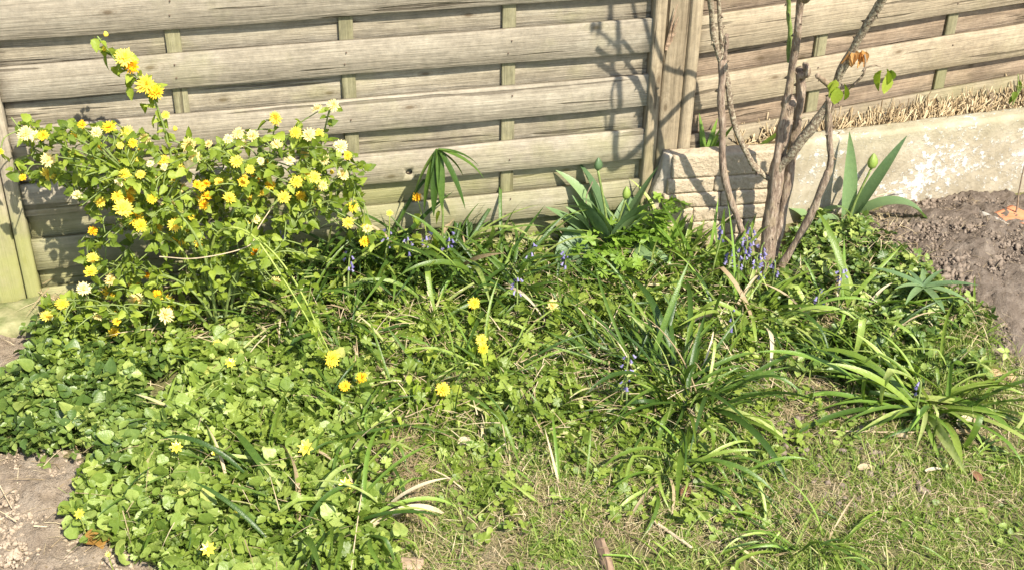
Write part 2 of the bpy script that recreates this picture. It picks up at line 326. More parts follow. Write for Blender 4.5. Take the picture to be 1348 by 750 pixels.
def concmat():
    m, t, N, L, b = newmat('flaking_concrete'); tc = N.new('ShaderNodeTexCoord'); P = tc.outputs['Object']
    n1 = noise_node(N, L, P, 9, 8, 0.68); n2 = noise_node(N, L, P, 70, 5, 0.6); n3 = noise_node(N, L, P, 42, 7, 0.72)
    r = ramp(N, [(0.3, (0.22, 0.185, 0.125)), (0.5, (0.33, 0.285, 0.205)), (0.7, (0.42, 0.37, 0.285))]); L.new(n1.outputs[0], r.inputs[0])
    sp = N.new('ShaderNodeSeparateXYZ'); L.new(P, sp.inputs[0])
    # white flaked limewash, stronger in blotches
    n4 = noise_node(N, L, P, 4.2, 3, 0.5)
    wf = mapr(N, L, mathn(N, L, 'ADD', n3.outputs[0], mathn(N, L, 'MULTIPLY', n4.outputs[0], 0.5)), 0.80, 0.88, 0, 0.7)
    c = mixc(N, L, wf, r.outputs[0], (0.74, 0.72, 0.66))
    c = mixc(N, L, mapr(N, L, n2.outputs[0], 0.3, 0.5, 0.35, 0), c, (0.22, 0.18, 0.12))
    gz = mapr(N, L, sp.outputs[2], 0.17, 0.25, 0, 0.35)
    c = mixc(N, L, mathn(N, L, 'MULTIPLY', gz, n3.outputs[0]), c, (0.26, 0.27, 0.13))
    L.new(c, b.inputs['Base Color']); b.inputs['Roughness'].default_value = 0.9; b.inputs['Specular IOR Level'].default_value = 0.2
    h = mathn(N, L, 'ADD', mathn(N, L, 'MULTIPLY', wf, 0.5), n2.outputs[0]); bump(N, L, b, h, 0.004, 0.8); return m
M['conc'] = concmat()
M['block'] = plain('rough_cast_stone', (0.33, 0.265, 0.18), (0.46, 0.38, 0.27), 90, 0.92, 0.006, 0.15)
M['blockside'] = plain('grey_cast_side', (0.28, 0.24, 0.18), (0.42, 0.37, 0.29), 60, 0.92, 0.004, 0.15)
M['terra'] = plain('terracotta', (0.48, 0.17, 0.08), (0.62, 0.27, 0.14), 30, 0.85, 0.002, 0.2)
M['lime'] = plain('flaked_white_mortar', (0.22, 0.20, 0.17), (0.52, 0.49, 0.43), 45, 0.9, 0.004, 0.2)
M['moss'] = plain('mossy_concrete', (0.10, 0.125, 0.04), (0.30, 0.28, 0.15), 28, 0.95, 0.006, 0.1)
M['stone'] = plain('pale_stone', (0.40, 0.33, 0.22), (0.62, 0.55, 0.42), 40, 0.8, 0.004, 0.3)
M['orstone'] = plain('ochre_stone', (0.30, 0.20, 0.10), (0.48, 0.34, 0.19), 40, 0.8, 0.004, 0.3)
M['knot'] = plain('shaded_knot_wood', (0.02, 0.013, 0.008), (0.05, 0.033, 0.02), 200, 0.8)  # dark knot wood, with the shade inside the hole put into its colour
M['rust'] = plain('rusty_nail', (0.06, 0.04, 0.03), (0.14, 0.09, 0.06), 400, 0.7)
M['oldwood'] = woodmat('old_wood', (0.22, 0.14, 0.09), (0.34, 0.24, 0.16), (0.42, 0.31, 0.22), 'X', green=0.0)

# ------------------------------------------------------------------ ground
def build_ground():
    xs = np.concatenate([np.array([-60, -20, -8, -4, -2.6, -2.0]), np.arange(-1.7, 2.35, 0.009), np.array([2.7, 3.5, 6, 20, 60])])
    ys = np.concatenate([np.array([-60, -20, -6, -2, 0, 0.8, 1.2]), np.arange(1.5, 3.75, 0.009), np.array([4.2, 5, 8, 20, 60])])
    nx, ny = len(xs), len(ys); V = np.zeros((nx * ny, 3)); zone = np.zeros(nx * ny); mo = np.zeros(nx * ny)
    XY = np.array([(x, y) for y in ys for x in xs]); V[:, :2] = XY
    sr = inpoly(XY + 0, SOIL_R); slf = inpoly(XY, SOIL_L)
    for i, (x, y) in enumerate(XY):
        fine = (-1.72 < x < 2.4 and 1.45 < y < 3.8)
        z = gh(x, y) if fine else (0.0 if y < 3.9 else 0.0)
        if fine:
            a = fbm(x, y, 14, 4, 1.7); b_ = fbm(x, y, 45, 3, 5.1)
            amp = 0.026 if sr[i] else (0.020 if slf[i] else 0.007)
            z += amp * a * 0.8 + amp * 0.55 * abs(b_) + amp * 0.42 * fbm(x, y, 105, 2, 2.2)
        V[i, 2] = z
        zone[i] = 1.0 if sr[i] else (0.12 if slf[i] else 0.35)
        mo[i] = 0.0 if (sr[i] or slf[i]) else 1.0
    T = []
    idx = np.arange(nx * ny).reshape(ny, nx)
    a, b_, c, d = idx[:-1, :-1].ravel(), idx[:-1, 1:].ravel(), idx[1:, 1:].ravel(), idx[1:, :-1].ravel()
    me = mesh_from('ground', V, np.stack([a, b_, c, d], 1), M['soil'])
    for nm, arr in (('zone', zone), ('moss', mo)):
        at = me.attributes.new(nm, 'FLOAT', 'POINT'); at.data.foreach_set('value', arr.astype(np.float32))
    o = link('ground', me); tag(o, 'bare and weedy garden soil running up to the wooden fence', None, None, 'structure')
build_ground()

# ------------------------------------------------------------------ fences
def board_mesh(name, x0, x1, z0, z1, y0, th, mat, seed, bow=0.003, spans=None, wave=0.003, hole=None):
    rs = random.Random(seed); nx = 46; V = []; T = []; ninner = 0
    ph = rs.uniform(0, 6); ph2 = rs.uniform(0, 6); ph3 = rs.uniform(0, 6)
    def dy(x):                             # the board bows out of plane between its uprights
        if not spans: return 0
        for a, b in zip(spans, spans[1:]):
            if a <= x <= b: return -bow * math.sin(PI * (x - a) / (b - a)) ** 1.0 * (0.5 + 0.9 * abs(math.sin(a * 7 + seed)))
        return 0
    zs = [0.0, 0.02, 0.5, 0.98, 1.0]; prof = []
    for i in range(nx + 1):
        x = x0 + (x1 - x0) * i / nx
        za = z0 + wave * math.sin(x * 2.1 + ph) + wave * 0.4 * math.sin(x * 6.3 + ph2); zb = z1 + wave * math.sin(x * 1.8 + ph3) + wave * 0.4 * math.sin(x * 7.1 + ph)
        d = y0 + dy(x)
        for j, (u, yy) in enumerate(((0, th), (0, 0.0012), (0.014, 0), (0.5, 0), (0.986, 0), (1, 0.0012), (1, th))):
            V.append((x, d + yy, za + (zb - za) * u))
    m = 7; hq = None
    for i in range(nx):
        xm = x0 + (x1 - x0) * (i + 0.5) / nx
        for j in range(m):
            a, b = i * m + j, i * m + (j + 1) % m
            if hole and j == 2 and abs(xm - hole[0]) < (x1 - x0) / nx * 0.5: hq = (a, a + m, b + m, b); continue
            T += [(a, a + m, b + m), (a, b + m, b)]
    for base in (0, nx * m):
        for j in range(1, m - 1): T.append((base, base + j, base + j + 1))
    if hq:
        P = [Vector(V[k]) for k in hq]; cen = sum(P, Vector()) / 4; rx, rz_ = 0.0085, 0.0075; n = 16
        k0 = len(V); 
        for depth in (0, th + 0.002):
            for k in range(n):
                t = 2 * PI * k / n; V.append((cen.x + rx * math.cos(t), cen.y + depth, cen.z + hole[1] + rz_ * math.sin(t) * (1 + 0.2 * math.cos(t))))
        inner0 = len(T)
        corner = [hq[0], hq[1], hq[2], hq[3]]   # lower-left, lower-right, upper-right, upper-left
        for k in range(n):
            ang = (k + 0.5) / n * 2 * PI; q = 2 if ang < PI / 2 else 3 if ang < PI else 0 if ang < 1.5 * PI else 1
            T.append((corner[q], k0 + (k + 1) % n, k0 + k))
            T += [(k0 + k, k0 + (k + 1) % n, k0 + n + (k + 1) % n), (k0 + k, k0 + n + (k + 1) % n, k0 + n + k)]
        for k, (q1, q2) in ((4, (2, 3)), (8, (3, 0)), (12, (0, 1)), (0, (1, 2))):
            T.append((corner[q1], corner[q2], k0 + k))
    me = mesh_from(name, V, T, mat, smooth=False)
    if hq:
        me.materials.append(M['knot'])  # inner wall of the hole coloured as if in shade
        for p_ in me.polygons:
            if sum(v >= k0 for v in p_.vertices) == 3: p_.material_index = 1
    return me
def post_mesh(name, x0, x1, y0, y1, z0, z1, mat, seed, ch=0.006, wob=0.0015, crack=None):
    rs = random.Random(seed); V = []; T = []; nz = 60
    prof = [(x0, y1), (x0, y0 + ch), (x0 + ch, y0), ((x0 * 2 + x1) / 3, y0 - 0.0006), ((x0 + 2 * x1) / 3, y0), (x1 - ch, y0), (x1, y0 + ch), (x1, y1)]
    ph = [rs.uniform(0, 6) for _ in range(4)]; n = len(prof)
    for i in range(nz + 1):
        z = z0 + (z1 - z0) * i / nz; dx = wob * math.sin(z * 2.4 + ph[0]) + wob * 0.4 * math.sin(z * 9 + ph[1])
        for j, (x, y) in enumerate(prof):
            yy = y
            V.append((x + dx + rs.uniform(-1, 1) * wob * 0.15, yy, z))
    for i in range(nz):
        for j in range(n):
            a, b = i * n + j, i * n + (j + 1) % n; T += [(a, b, b + n), (a, b + n, a + n)]
    for base in (0, nz * n):
        for j in range(1, n - 1): T.append((base, base + j, base + j + 1))
    return mesh_from(name, V, T, mat, smooth=False)
def fence(kind, yaw, D, x0, x1, slats, k0, hp, zbase, mf, mb, label, rows, seed0, slw=0.033, hole=None):
    n, t = nt(yaw); e = empty('wooden_fence', n * D, label, 'fence', 'wooden fence panels', yaw)
    rs = random.Random(seed0)
    for r in rows:
        z = k0 - r * hp; sd = seed0 * 100 + r * 7 + 50
        sp = [x0] + slats + [x1]
        hh = hole[1:] if hole and hole[0] == r else None
        link('board', board_mesh('front_board', x0, x1, max(z, -0.02), z + hp * 0.578, 0, 0.011, mf, sd, 0.0012, sp, 0.0022, hh), e)
        link('board', board_mesh('back_board', x0, x1, max(z - hp * 0.5, -0.04), z + hp * 0.11, 0.0215, 0.011, mb, sd + 3, -0.0018, sp, 0.0018), e)
    ztop = k0 - min(rows) * hp + hp * 0.62
    nv, ntr = [], []
    for r in rows:
        for s_ in slats:
            for dz in (0.2, 0.42):
                if rs.random() < 0.35: continue
                cx, cz = s_ + rs.uniform(-.009, .009), k0 - r * hp + hp * dz + rs.uniform(-.005, .005); o = len(nv); nv.append((cx, -0.0062, cz))
                for q in range(8): nv.append((cx + .0022 * math.cos(q * PI / 4), -0.0005, cz + .0022 * math.sin(q * PI / 4)))
                ntr += [(o, o + 1 + q, o + 1 + (q + 1) % 8) for q in range(8)]
    link('nails', mesh_from('nails', nv, ntr, M['rust'], smooth=False), e, kind='stuff')
    for i, s in enumerate(slats):
        link('slat', post_mesh('slat', s - slw / 2, s + slw / 2, 0.0115, 0.0210, -0.03, ztop, M['slat'], seed0 + i, 0.001, 0.0005), e)
    return e
stA = [-0.0785 - 0.0, 0.309, 0.697]
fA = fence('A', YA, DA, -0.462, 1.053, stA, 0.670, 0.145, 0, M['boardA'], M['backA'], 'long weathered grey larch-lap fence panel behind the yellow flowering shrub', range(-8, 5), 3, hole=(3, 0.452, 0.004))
link('rail', board_mesh('bottom_board', -0.462, 1.053, -0.03, 0.035, 0.002, 0.012, M['backA'], 77, 0.001, None, 0.002), fA)
link('stile', post_mesh('stile', -0.495, -0.4625, -0.012, 0.045, -0.04, 1.92, M['postL'], 5, 0.003, 0.001), fA)
link('stile', post_mesh('stile', 1.0535, 1.084, -0.012, 0.045, -0.04, 1.92, M['post'], 6, 0.003, 0.001), fA)
link('rail', post_mesh('top_rail', -0.495, 1.084, -0.02, 0.05, 1.922, 1.955, M['boardA'], 6, 0.003, 0.0), fA)
def standalone_post(s0, s1, label, seed, mat, y0=-0.004, y1=0.075):
    n, t = nt(YA); e = empty('fence_post', n * DA + t * (s0 + s1) / 2, label, 'fence post', 'fence posts', YA)
    w = (s1 - s0) / 2
    link('shaft', post_mesh('shaft', -w, w, y0, y1, -0.1, 2.0, mat, seed, 0.006, 0.0012), e)
    V, Q = boxvt(-w - 0.008, w + 0.008, y0 - 0.008, y1 + 0.008, 2.001, 2.02); link('cap', mesh_from('cap', V, np.array(Q), M['post'], smooth=False), e)
    return e
standalone_post(-0.572, -0.501, 'mossy green-stained post at the end of the long fence panel beside the pale soil', 21, M['postL'])
pR = standalone_post(1.0885, 1.146, 'brown fence post between the two fence panels behind the end of the low wall', 22, M['post'])
sp_, sT = [], []
for k, (a, b, h) in enumerate(((-0.022, 0.006, 0.10), (-0.016, 0.010, 0.06), (-0.026, -0.004, 0.075), (-0.02, 0.012, 0.03))):     # splintered wood high on the post
    z = 0.60 - k * 0.012; v, t_ = tube_vt([(a, -0.006, z - h * 0.6), (a + 0.002, -0.012, z), (a + (b - a) * 0.4, -0.016, z + h * 0.5)], [0.004, 0.003, 0.0006], 5, 0.2, k)
    sT += [tuple(i + len(sp_) for i in q) for q in t_]; sp_ += v
link('splinters', mesh_from('splinters', sp_, sT, M['oldwood'], smooth=False), pR, kind='stuff')
# the fence goes on past both ends
n_, t_ = nt(YA)
stL = fence('L', YA, DA, -2.05, -0.618, [-1.65, -1.26, -0.9], 0.670, 0.145, 0, M['boardA'], M['backA'], 'next grey fence panel beyond the mossy post, only its edge showing', range(-8, 5), 9)
link('stile', post_mesh('stile', -0.6175, -0.580, -0.012, 0.045, -0.04, 1.92, M['postL'], 8, 0.003, 0.001), stL)
fB = fence('B', YB, DB, 1.6355, 3.30, [2.020, 2.447, 2.874], 0.508, 0.1596, 0, M['boardB'], M['backB'], 'brown fence panel with strong grain rising behind the concrete wall', range(-8, 3), 4, 0.034)
link('stile', post_mesh('stile', 1.603, 1.635, -0.014, 0.045, -0.04, 1.9, M['post'], 9, 0.003, 0.001), fB)
link('stile', post_mesh('stile', 3.3005, 3.335, -0.014, 0.045, -0.04, 1.9, M['post'], 10, 0.003, 0.001), fB)

# ------------------------------------------------------------------ low wall, stone block, bricks
WT = 0.25
w0, w1 = at_z(1050, 188, WT), at_z(1348, 152, WT); wd = (w1 - w0); wd[2] = 0; wl = np.linalg.norm(wd); wd /= wl; wyaw = math.atan2(wd[1], wd[0])
def rough_box(name, x0, x1, y0, y1, z0, z1, mat, step=0.012, amp=0.003, seed=0, chip=0.006, mats=None):
    # a box with gridded, roughened faces and worn edges
    nx, ny, nz = [max(2, min(140, int(round((b - a) / step)))) for a, b in ((x0, x1), (y0, y1), (z0, z1))]
    key = {}; V = []; Q = []
    def vid(i, j, k):
        if (i, j, k) in key: return key[(i, j, k)]
        p = Vector((x0 + (x1 - x0) * i / nx, y0 + (y1 - y0) * j / ny, z0 + (z1 - z0) * k / nz))
        q = p * 60 + Vector((seed, seed * 2, 0)); d = mnoise.noise_vector(q) * amp + mnoise.noise_vector(q * 0.3) * amp
        on = (i in (0, nx)) + (j in (0, ny)) + (k in (0, nz))
        if on >= 2:
            c = Vector(((x0 + x1) / 2 - p.x, (y0 + y1) / 2 - p.y, (z0 + z1) / 2 - p.z)); c = Vector((math.copysign(1, c.x) * (i in (0, nx)), math.copysign(1, c.y) * (j in (0, ny)), math.copysign(1, c.z) * (k in (0, nz))))
            d += c * chip * (0.45 + 0.55 * abs(mnoise.noise(q * 0.5)))
        key[(i, j, k)] = len(V); V.append(tuple(p + d)); return len(V) - 1
    for i in range(nx):
        for j in range(ny):
            for k, f in ((0, 1), (nz, 0)):
                q = (vid(i, j, k), vid(i + 1, j, k), vid(i + 1, j + 1, k), vid(i, j + 1, k)); Q.append(q[::-1] if f else q)
    for i in range(nx):
        for k in range(nz):
            for j, f in ((0, 0), (ny, 1)):
                q = (vid(i, j, k), vid(i + 1, j, k), vid(i + 1, j, k + 1), vid(i, j, k + 1)); Q.append(q[::-1] if f else q)
    for j in range(ny):
        for k in range(nz):
            for i, f in ((0, 1), (nx, 0)):
                q = (vid(i, j, k), vid(i, j + 1, k), vid(i, j + 1, k + 1), vid(i, j, k + 1)); Q.append(q[::-1] if f else q)
    return mesh_from(name, V, np.array(Q), mat, smooth=True)
def wp(x, y, z=0): return Vector((w0[0], w0[1], 0)) + Vector((wd[0], wd[1], 0)) * x + Vector((-wd[1], wd[0], 0)) * y + Vector((0, 0, z))
ws = link('low_wall', rough_box('low_wall', -0.03, 1.5, 0.0, 0.055, -0.06, WT, M['conc'], 0.014, 0.0022, 3, 0.004), None, Matrix.Translation(wp(0, 0)) @ Matrix.Rotation(wyaw, 4, 'Z'))
tag(ws, 'low sand-coloured concrete wall with flaking white patches below the brown fence', 'wall')
# cast stone block with rock-faced courses
bp0 = at_z(884, 206, 0.262); bp1 = at_z(1046, 207, 0.262); byaw = 0.16
be = empty('stone_block', (bp0[0] + 0.004, bp0[1], 0), 'sand-coloured rough stone block of five brick-like courses at the end of the low wall', 'stone block', None, byaw)
bw = 0.300; ctop = 0.262; zc = [ctop, ctop - .066, ctop - .109, ctop - .151, ctop - .192, ctop - .234, -0.04]
for c in range(6):
    zt, zb = zc[c], zc[c + 1]; cuts = [[0, bw], [0, 0.125, bw], [0, 0.155, bw], [0, 0.09, 0.20, bw], [0, 0.13, 0.24, bw], [0, 0.09, .2, bw]][c]
    for a, b in zip(cuts, cuts[1:]):
        sh = -0.0085 * c
        link('stone', rough_box('stone', a + sh + 0.0006, b - 0.0006 + (sh if b < bw else 0), 0.0 - 0.003 * c, 0.045, zb + 0.0004, zt - (0 if c == 0 else 0.0004), M['block'], 0.0065, 0.0017, c * 7 + a * 30, 0.0019), be)
core = rough_box('core', -0.014, bw - 0.012, 0.012, 0.052, -0.06, ctop - 0.004, M['blockside'], 0.012, 0.002, 9, 0.002)
for v in core.vertices: v.co.x -= max(0, ctop - v.co.z) * 0.24 * (v.co.x < 0.1)
link('core', core, be)
# terracotta hollow brick with white mortar lip
q0, q1 = at_z(1292, 284, 0.075), at_z(1350, 312, 0.075); by = math.atan2(q1[1] - q0[1], q1[0] - q0[0])
hb = empty('terracotta_brick', (q0[0], q0[1], 0.0), 'orange terracotta brick edged with flaking white mortar lying on the dug soil', 'brick', None, by)
link('body', rough_box('body', 0.012, 0.24, 0.014, 0.11, 0.0, 0.082, M['terra'], 0.012, 0.001, 5, 0.003), hb)
link('mortar_edge', rough_box('mortar_edge', -0.01, 0.25, -0.004, 0.0125, -0.02, 0.086, M['lime'], 0.007, 0.004, 6, 0.005), hb)
0 and link('mortar_edge', rough_box('mortar_end', -0.004, 0.0115, 0.0135, 0.12, -0.02, 0.084, M['lime'], 0.01, 0.004, 7, 0.006), hb)
# mossy concrete footing at far left
m0, m1 = at_z(-60, 458), at_z(66, 436)
ms = link('mossy_footing', rough_box('mossy_footing', 0, 0.40, 0, 0.125, -0.05, 0.028, M['moss'], 0.012, 0.006, 2, 0.012), None, Matrix.Translation((m0[0] - 0.19, m0[1] - 0.03, 0)) @ Matrix.Rotation(YA + 0.02, 4, 'Z'))
tag(ms, 'mossy green concrete footing at the foot of the stained post beside pale soil', 'concrete edging')

# ------------------------------------------------------------------ leaf templates (base at origin, growing along +Y, normal +Z)
def fan(outline, c=(0, 0.5, 0)):
    V = [c] + outline; n = len(outline); return np.array(V, float), np.array([(0, 1 + i, 1 + (i + 1) % n) for i in range(n)])
def ovate(n=5, w=0.55, serr=0.06, fold=0.12, droop=0.15, stalk=0.12, wide=0.38):
    V = []; T = []
    V.append((0, 0, 0))
    ys = [stalk + (1 - stalk) * i / (n * 2) for i in range(n * 2 + 1)]
    def wd_(u): return w * 0.5 * (math.sin(PI * min(1, u ** (0.62 if wide < 0.45 else 1.0)))) ** 0.85
    for i, y in enumerate(ys):
        u = (y - stalk) / (1 - stalk); ww = wd_(u) * (1 + (serr if i % 2 else -serr)); z = -droop * u * u
        V += [(-ww, y, z + fold * ww * 1.3), (0, y + 0.0, z - fold * w * 0.3), (ww, y, z + fold * ww * 1.3)]
    for i in range(len(ys) - 1):
        a = 1 + i * 3
        for k in (0, 1): T += [(a + k, a + k + 1, a + k + 4), (a + k, a + k + 4, a + k + 3)]
    V += [(-0.012, 0, 0), (0.012, 0, 0)]; T.append((len(V) - 2, len(V) - 1, 2))
    return np.array(V, float), np.array(T)
def kidney(seed=0, n=13):
    rs = random.Random(seed); V = [(0, 0.06, 0.0)]; cup = rs.uniform(.10, .30)
    for ring, q in ((0, .55), (1, 1.0)):
        for i in range(n):
            t = -PI / 2 + 0.30 + (2 * PI - 0.60) * i / (n - 1); r = 0.5 * q * (1 + (0.10 * math.cos(3 * t + seed) + rs.uniform(-0.09, 0.09)) * ring)
            x, y = r * math.cos(t) * (0.98 + .05 * seed % .2), r * math.sin(t)
            V.append((x, y + 0.42 * q + .06 * (1 - q), cup * (q * q) * .5 + (0.045 * math.sin(5 * t + seed) + rs.uniform(-.03, .03)) * q - 0.05 * math.cos(2 * t) * q))
    T = [(0, 1 + i, 2 + i) for i in range(n - 1)]
    for i in range(n - 1): a, b = 1 + i, 1 + n + i; T += [(a, b, b + 1), (a, b + 1, a + 1)]
    k = len(V); V += [(0, -0.9, -0.4), (0.03, -0.9, -0.4)]; T.append((0, k, k + 1))
    return np.array(V, float), np.array(T)
def merge(parts):
    V = []; T = []; n = 0
    for v, t in parts: V.append(v); T.append(t + n); n += len(v)
    return np.concatenate(V), np.concatenate(T)
def xf(tpl, R, p=(0, 0, 0)): return tpl[0] @ np.array(R).T + np.array(p), tpl[1]
def rz_(a, s=1.0): c, s_ = math.cos(a) * s, math.sin(a) * s; return [[c, -s_, 0], [s_, c, 0], [0, 0, s]]
def trifol(seed=0, w=0.72, serr=0.10):
    lf = ovate(4, w, serr, 0.25, 0.2, 0.02, 0.5)
    parts = [xf(lf, rz_(0, 0.55), (0, 0.02, 0)), xf(lf, rz_(1.75, 0.5), (-0.01, 0, 0)), xf(lf, rz_(-1.75, 0.5), (0.01, 0, 0))]
    st = (np.array([(0, 0, 0), (-0.012, -0.6, -0.5), (0.012, -0.6, -0.5)], float), np.array([(0, 1, 2)]))
    return merge(parts + [st])
def lobed(nl=5, teeth=3, cut=0.45, seed=0):
    out = []; rs = random.Random(seed); tot = nl * teeth * 2
    a0, a1 = -PI / 2 + 0.4, 1.5 * PI - 0.4
    for i in range(tot + 1):
        u = i / tot; t = a0 + (a1 - a0) * u; l = (u * nl) % 1.0; r = 0.5 * (1 - cut * abs(2 * l - 1) ** 1.5) * (1 + (0.10 if i % 2 else -0.08)) * rs.uniform(0.93, 1.07)
        out.append((r * math.cos(t), r * math.sin(t) + 0.35, 0.05 * math.sin(nl * 2 * PI * u)))
    V = [(0, 0.25, 0)] + out; T = [(0, 1 + i, 2 + i) for i in range(tot)]
    k = len(V); V += [(-0.012, -0.8, -0.5), (0.012, -0.8, -0.5)]; T.append((0, k, k + 1))
    return np.array(V, float), np.array(T)
def blade(bend=0.6, w=0.05, seg=3):
    V = []; T = []; a = PI / 2; p = [0.0, 0.0]
    for i in range(seg + 1):
        u = i / seg; ww = w * 0.5 * (1 - u) ** 0.7
        if i == seg: V.append((0, p[0], p[1]))
        else: V += [(-ww, p[0], p[1]), (ww, p[0], p[1])]
        a -= bend / seg; p = [p[0] + math.cos(a) / seg, p[1] + math.sin(a) / seg]
    for i in range(seg - 1):
        b = i * 2; T += [(b, b + 1, b + 3), (b, b + 3, b + 2)]
    b = (seg - 1) * 2; T.append((b, b + 1, b + 2)); return np.array(V, float), np.array(T)
def strapleaf(bend, w, seg=10, shape='strap', kink=0.0, twist=0.0, side=0.0, keel=0.25):
    V = []; T = []; a = PI / 2; p = [0.0, 0.0]; xoff = 0.0
    for i in range(seg + 1):
        u = i / seg
        if shape == 'strap': ww = w * 0.5 * (0.55 + 0.45 * min(1, u * 4)) * (1 if u < 0.6 else max(0.02, 1 - ((u - 0.6) / 0.4) ** 1.8))
        else: ww = w * 0.5 * max(0.03, math.sin(PI * min(1, (0.12 + 0.88 * u) ** 0.8)) ** 0.8)
        k = keel * ww * 2 * (1 - 0.6 * u); tw = twist * u
        nx, ny, nz = 0, -math.sin(a), math.cos(a)
        c, s = math.cos(tw), math.sin(tw)
        n_dir = (0, -math.sin(a), math.cos(a))          # surface normal in the YZ plane
        for q in (-1, 0, 1):
            lx = q * ww * c; ln = q * ww * s + (k if q else 0)
            V.append((xoff + lx, p[0] + n_dir[1] * ln, p[1] + n_dir[2] * ln))
        wt = 0.4 + 1.2 * u
        a -= bend / seg * wt
        if kink and abs(u - 0.55) < 0.5 / seg: a -= kink
        p = [p[0] + math.cos(a) / seg, p[1] + math.sin(a) / seg]; xoff += side * u / seg
    for i in range(seg):
        b = i * 3
        for k in (0, 1): T += [(b + k, b + k + 1, b + k + 4), (b + k, b + k + 4, b + k + 3)]
    return np.array(V, float), np.array(T)
KID = [kidney(i) for i in range(5)]; TRI = [trifol(i, 0.68 + 0.05 * i) for i in range(3)]; LOB = [lobed(5, 3, 0.45, 1), lobed(3, 4, 0.5, 2), lobed(5, 2, 0.3, 3)]
OV = [ovate(4, 0.55, 0.08, 0.25, 0.2), ovate(4, 0.62, 0.09, 0.1, 0.35), ovate(4, 0.48, 0.08, 0.35, 0.1)]
BL = [blade(0.4), blade(1.0), blade(1.6), blade(2.2, 0.04, 4)]
OVS = [ovate(3, 0.5, 0.0, 0.2, 0.2, 0.1), ovate(3, 0.65, 0.0, 0.15, 0.1, 0.15)]

def scatter_pts(poly_px, n, rng, z=0.0):
    poly = gpoly(poly_px); A = np.array(poly); lo, hi = A.min(0), A.max(0); out = []
    while len(out) < n:
        p = lo + rng.random((n * 2, 2)) * (hi - lo)
        jit = p + rng.normal(0, 0.018, p.shape); p = p[inpoly(jit, poly)]; out += list(p)
    p = np.array(out[:n])
    zz = np.array([gh(a, b) for a, b in p]); return np.column_stack([p, zz + z])
def patch(name, label, poly, mat, tpls, n, size, hgt, tiltm=0.0, tilts=0.5, seed=1, clumpy=0.0, tmul=1.0, tadd=0.0, avoid=None, cat='ground cover'):
    rng = np.random.default_rng(seed); acc = Acc(); P = scatter_pts(poly, n, rng)
    if clumpy > 0:
        keep = np.array([fbm(a, b, 7, 2, seed * 1.3) for a, b in P[:, :2]]); P = P[keep > np.quantile(keep, clumpy)]
    if avoid: P = P[~inpoly(P[:, :2], avoid)]
    N = len(P); hn = np.array([fbm(a, b, 9, 2, seed * 2.7) for a, b in P[:, :2]])
    h = hgt[0] + (hgt[1] - hgt[0]) * np.clip(rng.random(N) ** 0.7 * (0.7 + 0.7 * hn), 0, 1.2); P[:, 2] += h
    s = rng.uniform(size[0], size[1], N) ; yaw = rng.uniform(0, 2 * PI, N); ti = tiltm + rng.normal(0, tilts, N); ro = rng.normal(0, tilts * 0.8, N)
    tn = np.clip((rng.random(N) * 0.75 + 0.25 * (hn + 0.5)) * tmul + tadd, 0, 1); R = rots(yaw, ti, ro, s); ch = rng.integers(0, len(tpls), N)
    for k, t in enumerate(tpls): q = ch == k; acc.add(t, R[q], P[q], tn[q])
    o = acc.build(name, mat); tag(o, label, cat); return o

# ------------------------------------------------------------------ ground cover
CEL = [(85, 700), (120, 640), (190, 590), (235, 500), (300, 455), (400, 440), (450, 480), (490, 520), (500, 600), (505, 700), (530, 780), (240, 780), (170, 730)]
STR = [(-10, 530), (40, 500), (66, 440), (150, 425), (240, 460), (260, 510), (240, 570), (170, 640), (140, 640), (110, 600), (50, 605), (-10, 590)]
MID = [(330, 400), (400, 330), (560, 310), (700, 320), (800, 310), (900, 330), (1010, 370), (1030, 440), (990, 520), (850, 560), (750, 590), (600, 600), (520, 600), (480, 500), (400, 450)]
LAWN = [(500, 590), (620, 560), (760, 520), (980, 480), (1090, 440), (1180, 430), (1320, 470), (1430, 520), (1560, 800), (480, 800), (505, 700)]
IVY = [(1020, 340), (1060, 300), (1110, 300), (1150, 345), (1200, 385), (1240, 420), (1300, 440), (1290, 500), (1180, 500), (1060, 500), (1020, 460)]
patch('celandine_patch', 'glossy light green rounded leaves carpeting the ground beside the pale soil', CEL, M['celan'], KID + LOB[2:], 5200, (0.011, 0.034), (0.003, 0.065), 0.1, 0.66, 2, 0.06)
patch('strawberry_patch', 'dark green three-part leaves spreading over soil below the yellow shrub', STR, M['straw'], TRI + TRI + OVS[1:], 2300, (0.022, 0.055), (0.008, 0.075), 0.1, 0.62, 3, 0.08)
patch('buttercup_patch', 'lobed mid-green buttercup leaves between the bluebells in the middle of the bed', MID, M['butter'], LOB + TRI[:1], 3600, (0.018, 0.040), (0.006, 0.06), 0.15, 0.6, 4, 0.12)
patch('buttercup_patch', 'small lobed leaves mixed through the rounded-leaf carpet', CEL, M['butter'], LOB + TRI, 1000, (0.014, 0.045), (0.02, 0.075), 0.15, 0.6, 9, 0.35)
patch('buttercup_patch', 'sparse buttercup leaves creeping among the leaf clumps and cut lawn', [(480, 560), (760, 540), (1000, 480), (1100, 560), (1000, 700), (700, 690), (520, 760)], M['butter'], LOB + OVS, 1500, (0.015, 0.032), (0.004, 0.03), 0.1, 0.45, 5, 0.3)
patch('ivy_patch', 'low dark serrated leaves round the foot of the rose and along the dug soil', IVY, M['straw'], TRI + LOB[:1], 2100, (0.024, 0.046), (0.006, 0.05), 0.1, 0.6, 6, 0.22, 1.0, 0.1)
patch('weed_patch', 'tiny pale clover-like weeds scattered over the thin lawn', LAWN, M['celan'], OVS + KID[:2], 3600, (0.008, 0.020), (0.002, 0.014), 0.1, 0.4, 7, 0.35, 0.8)
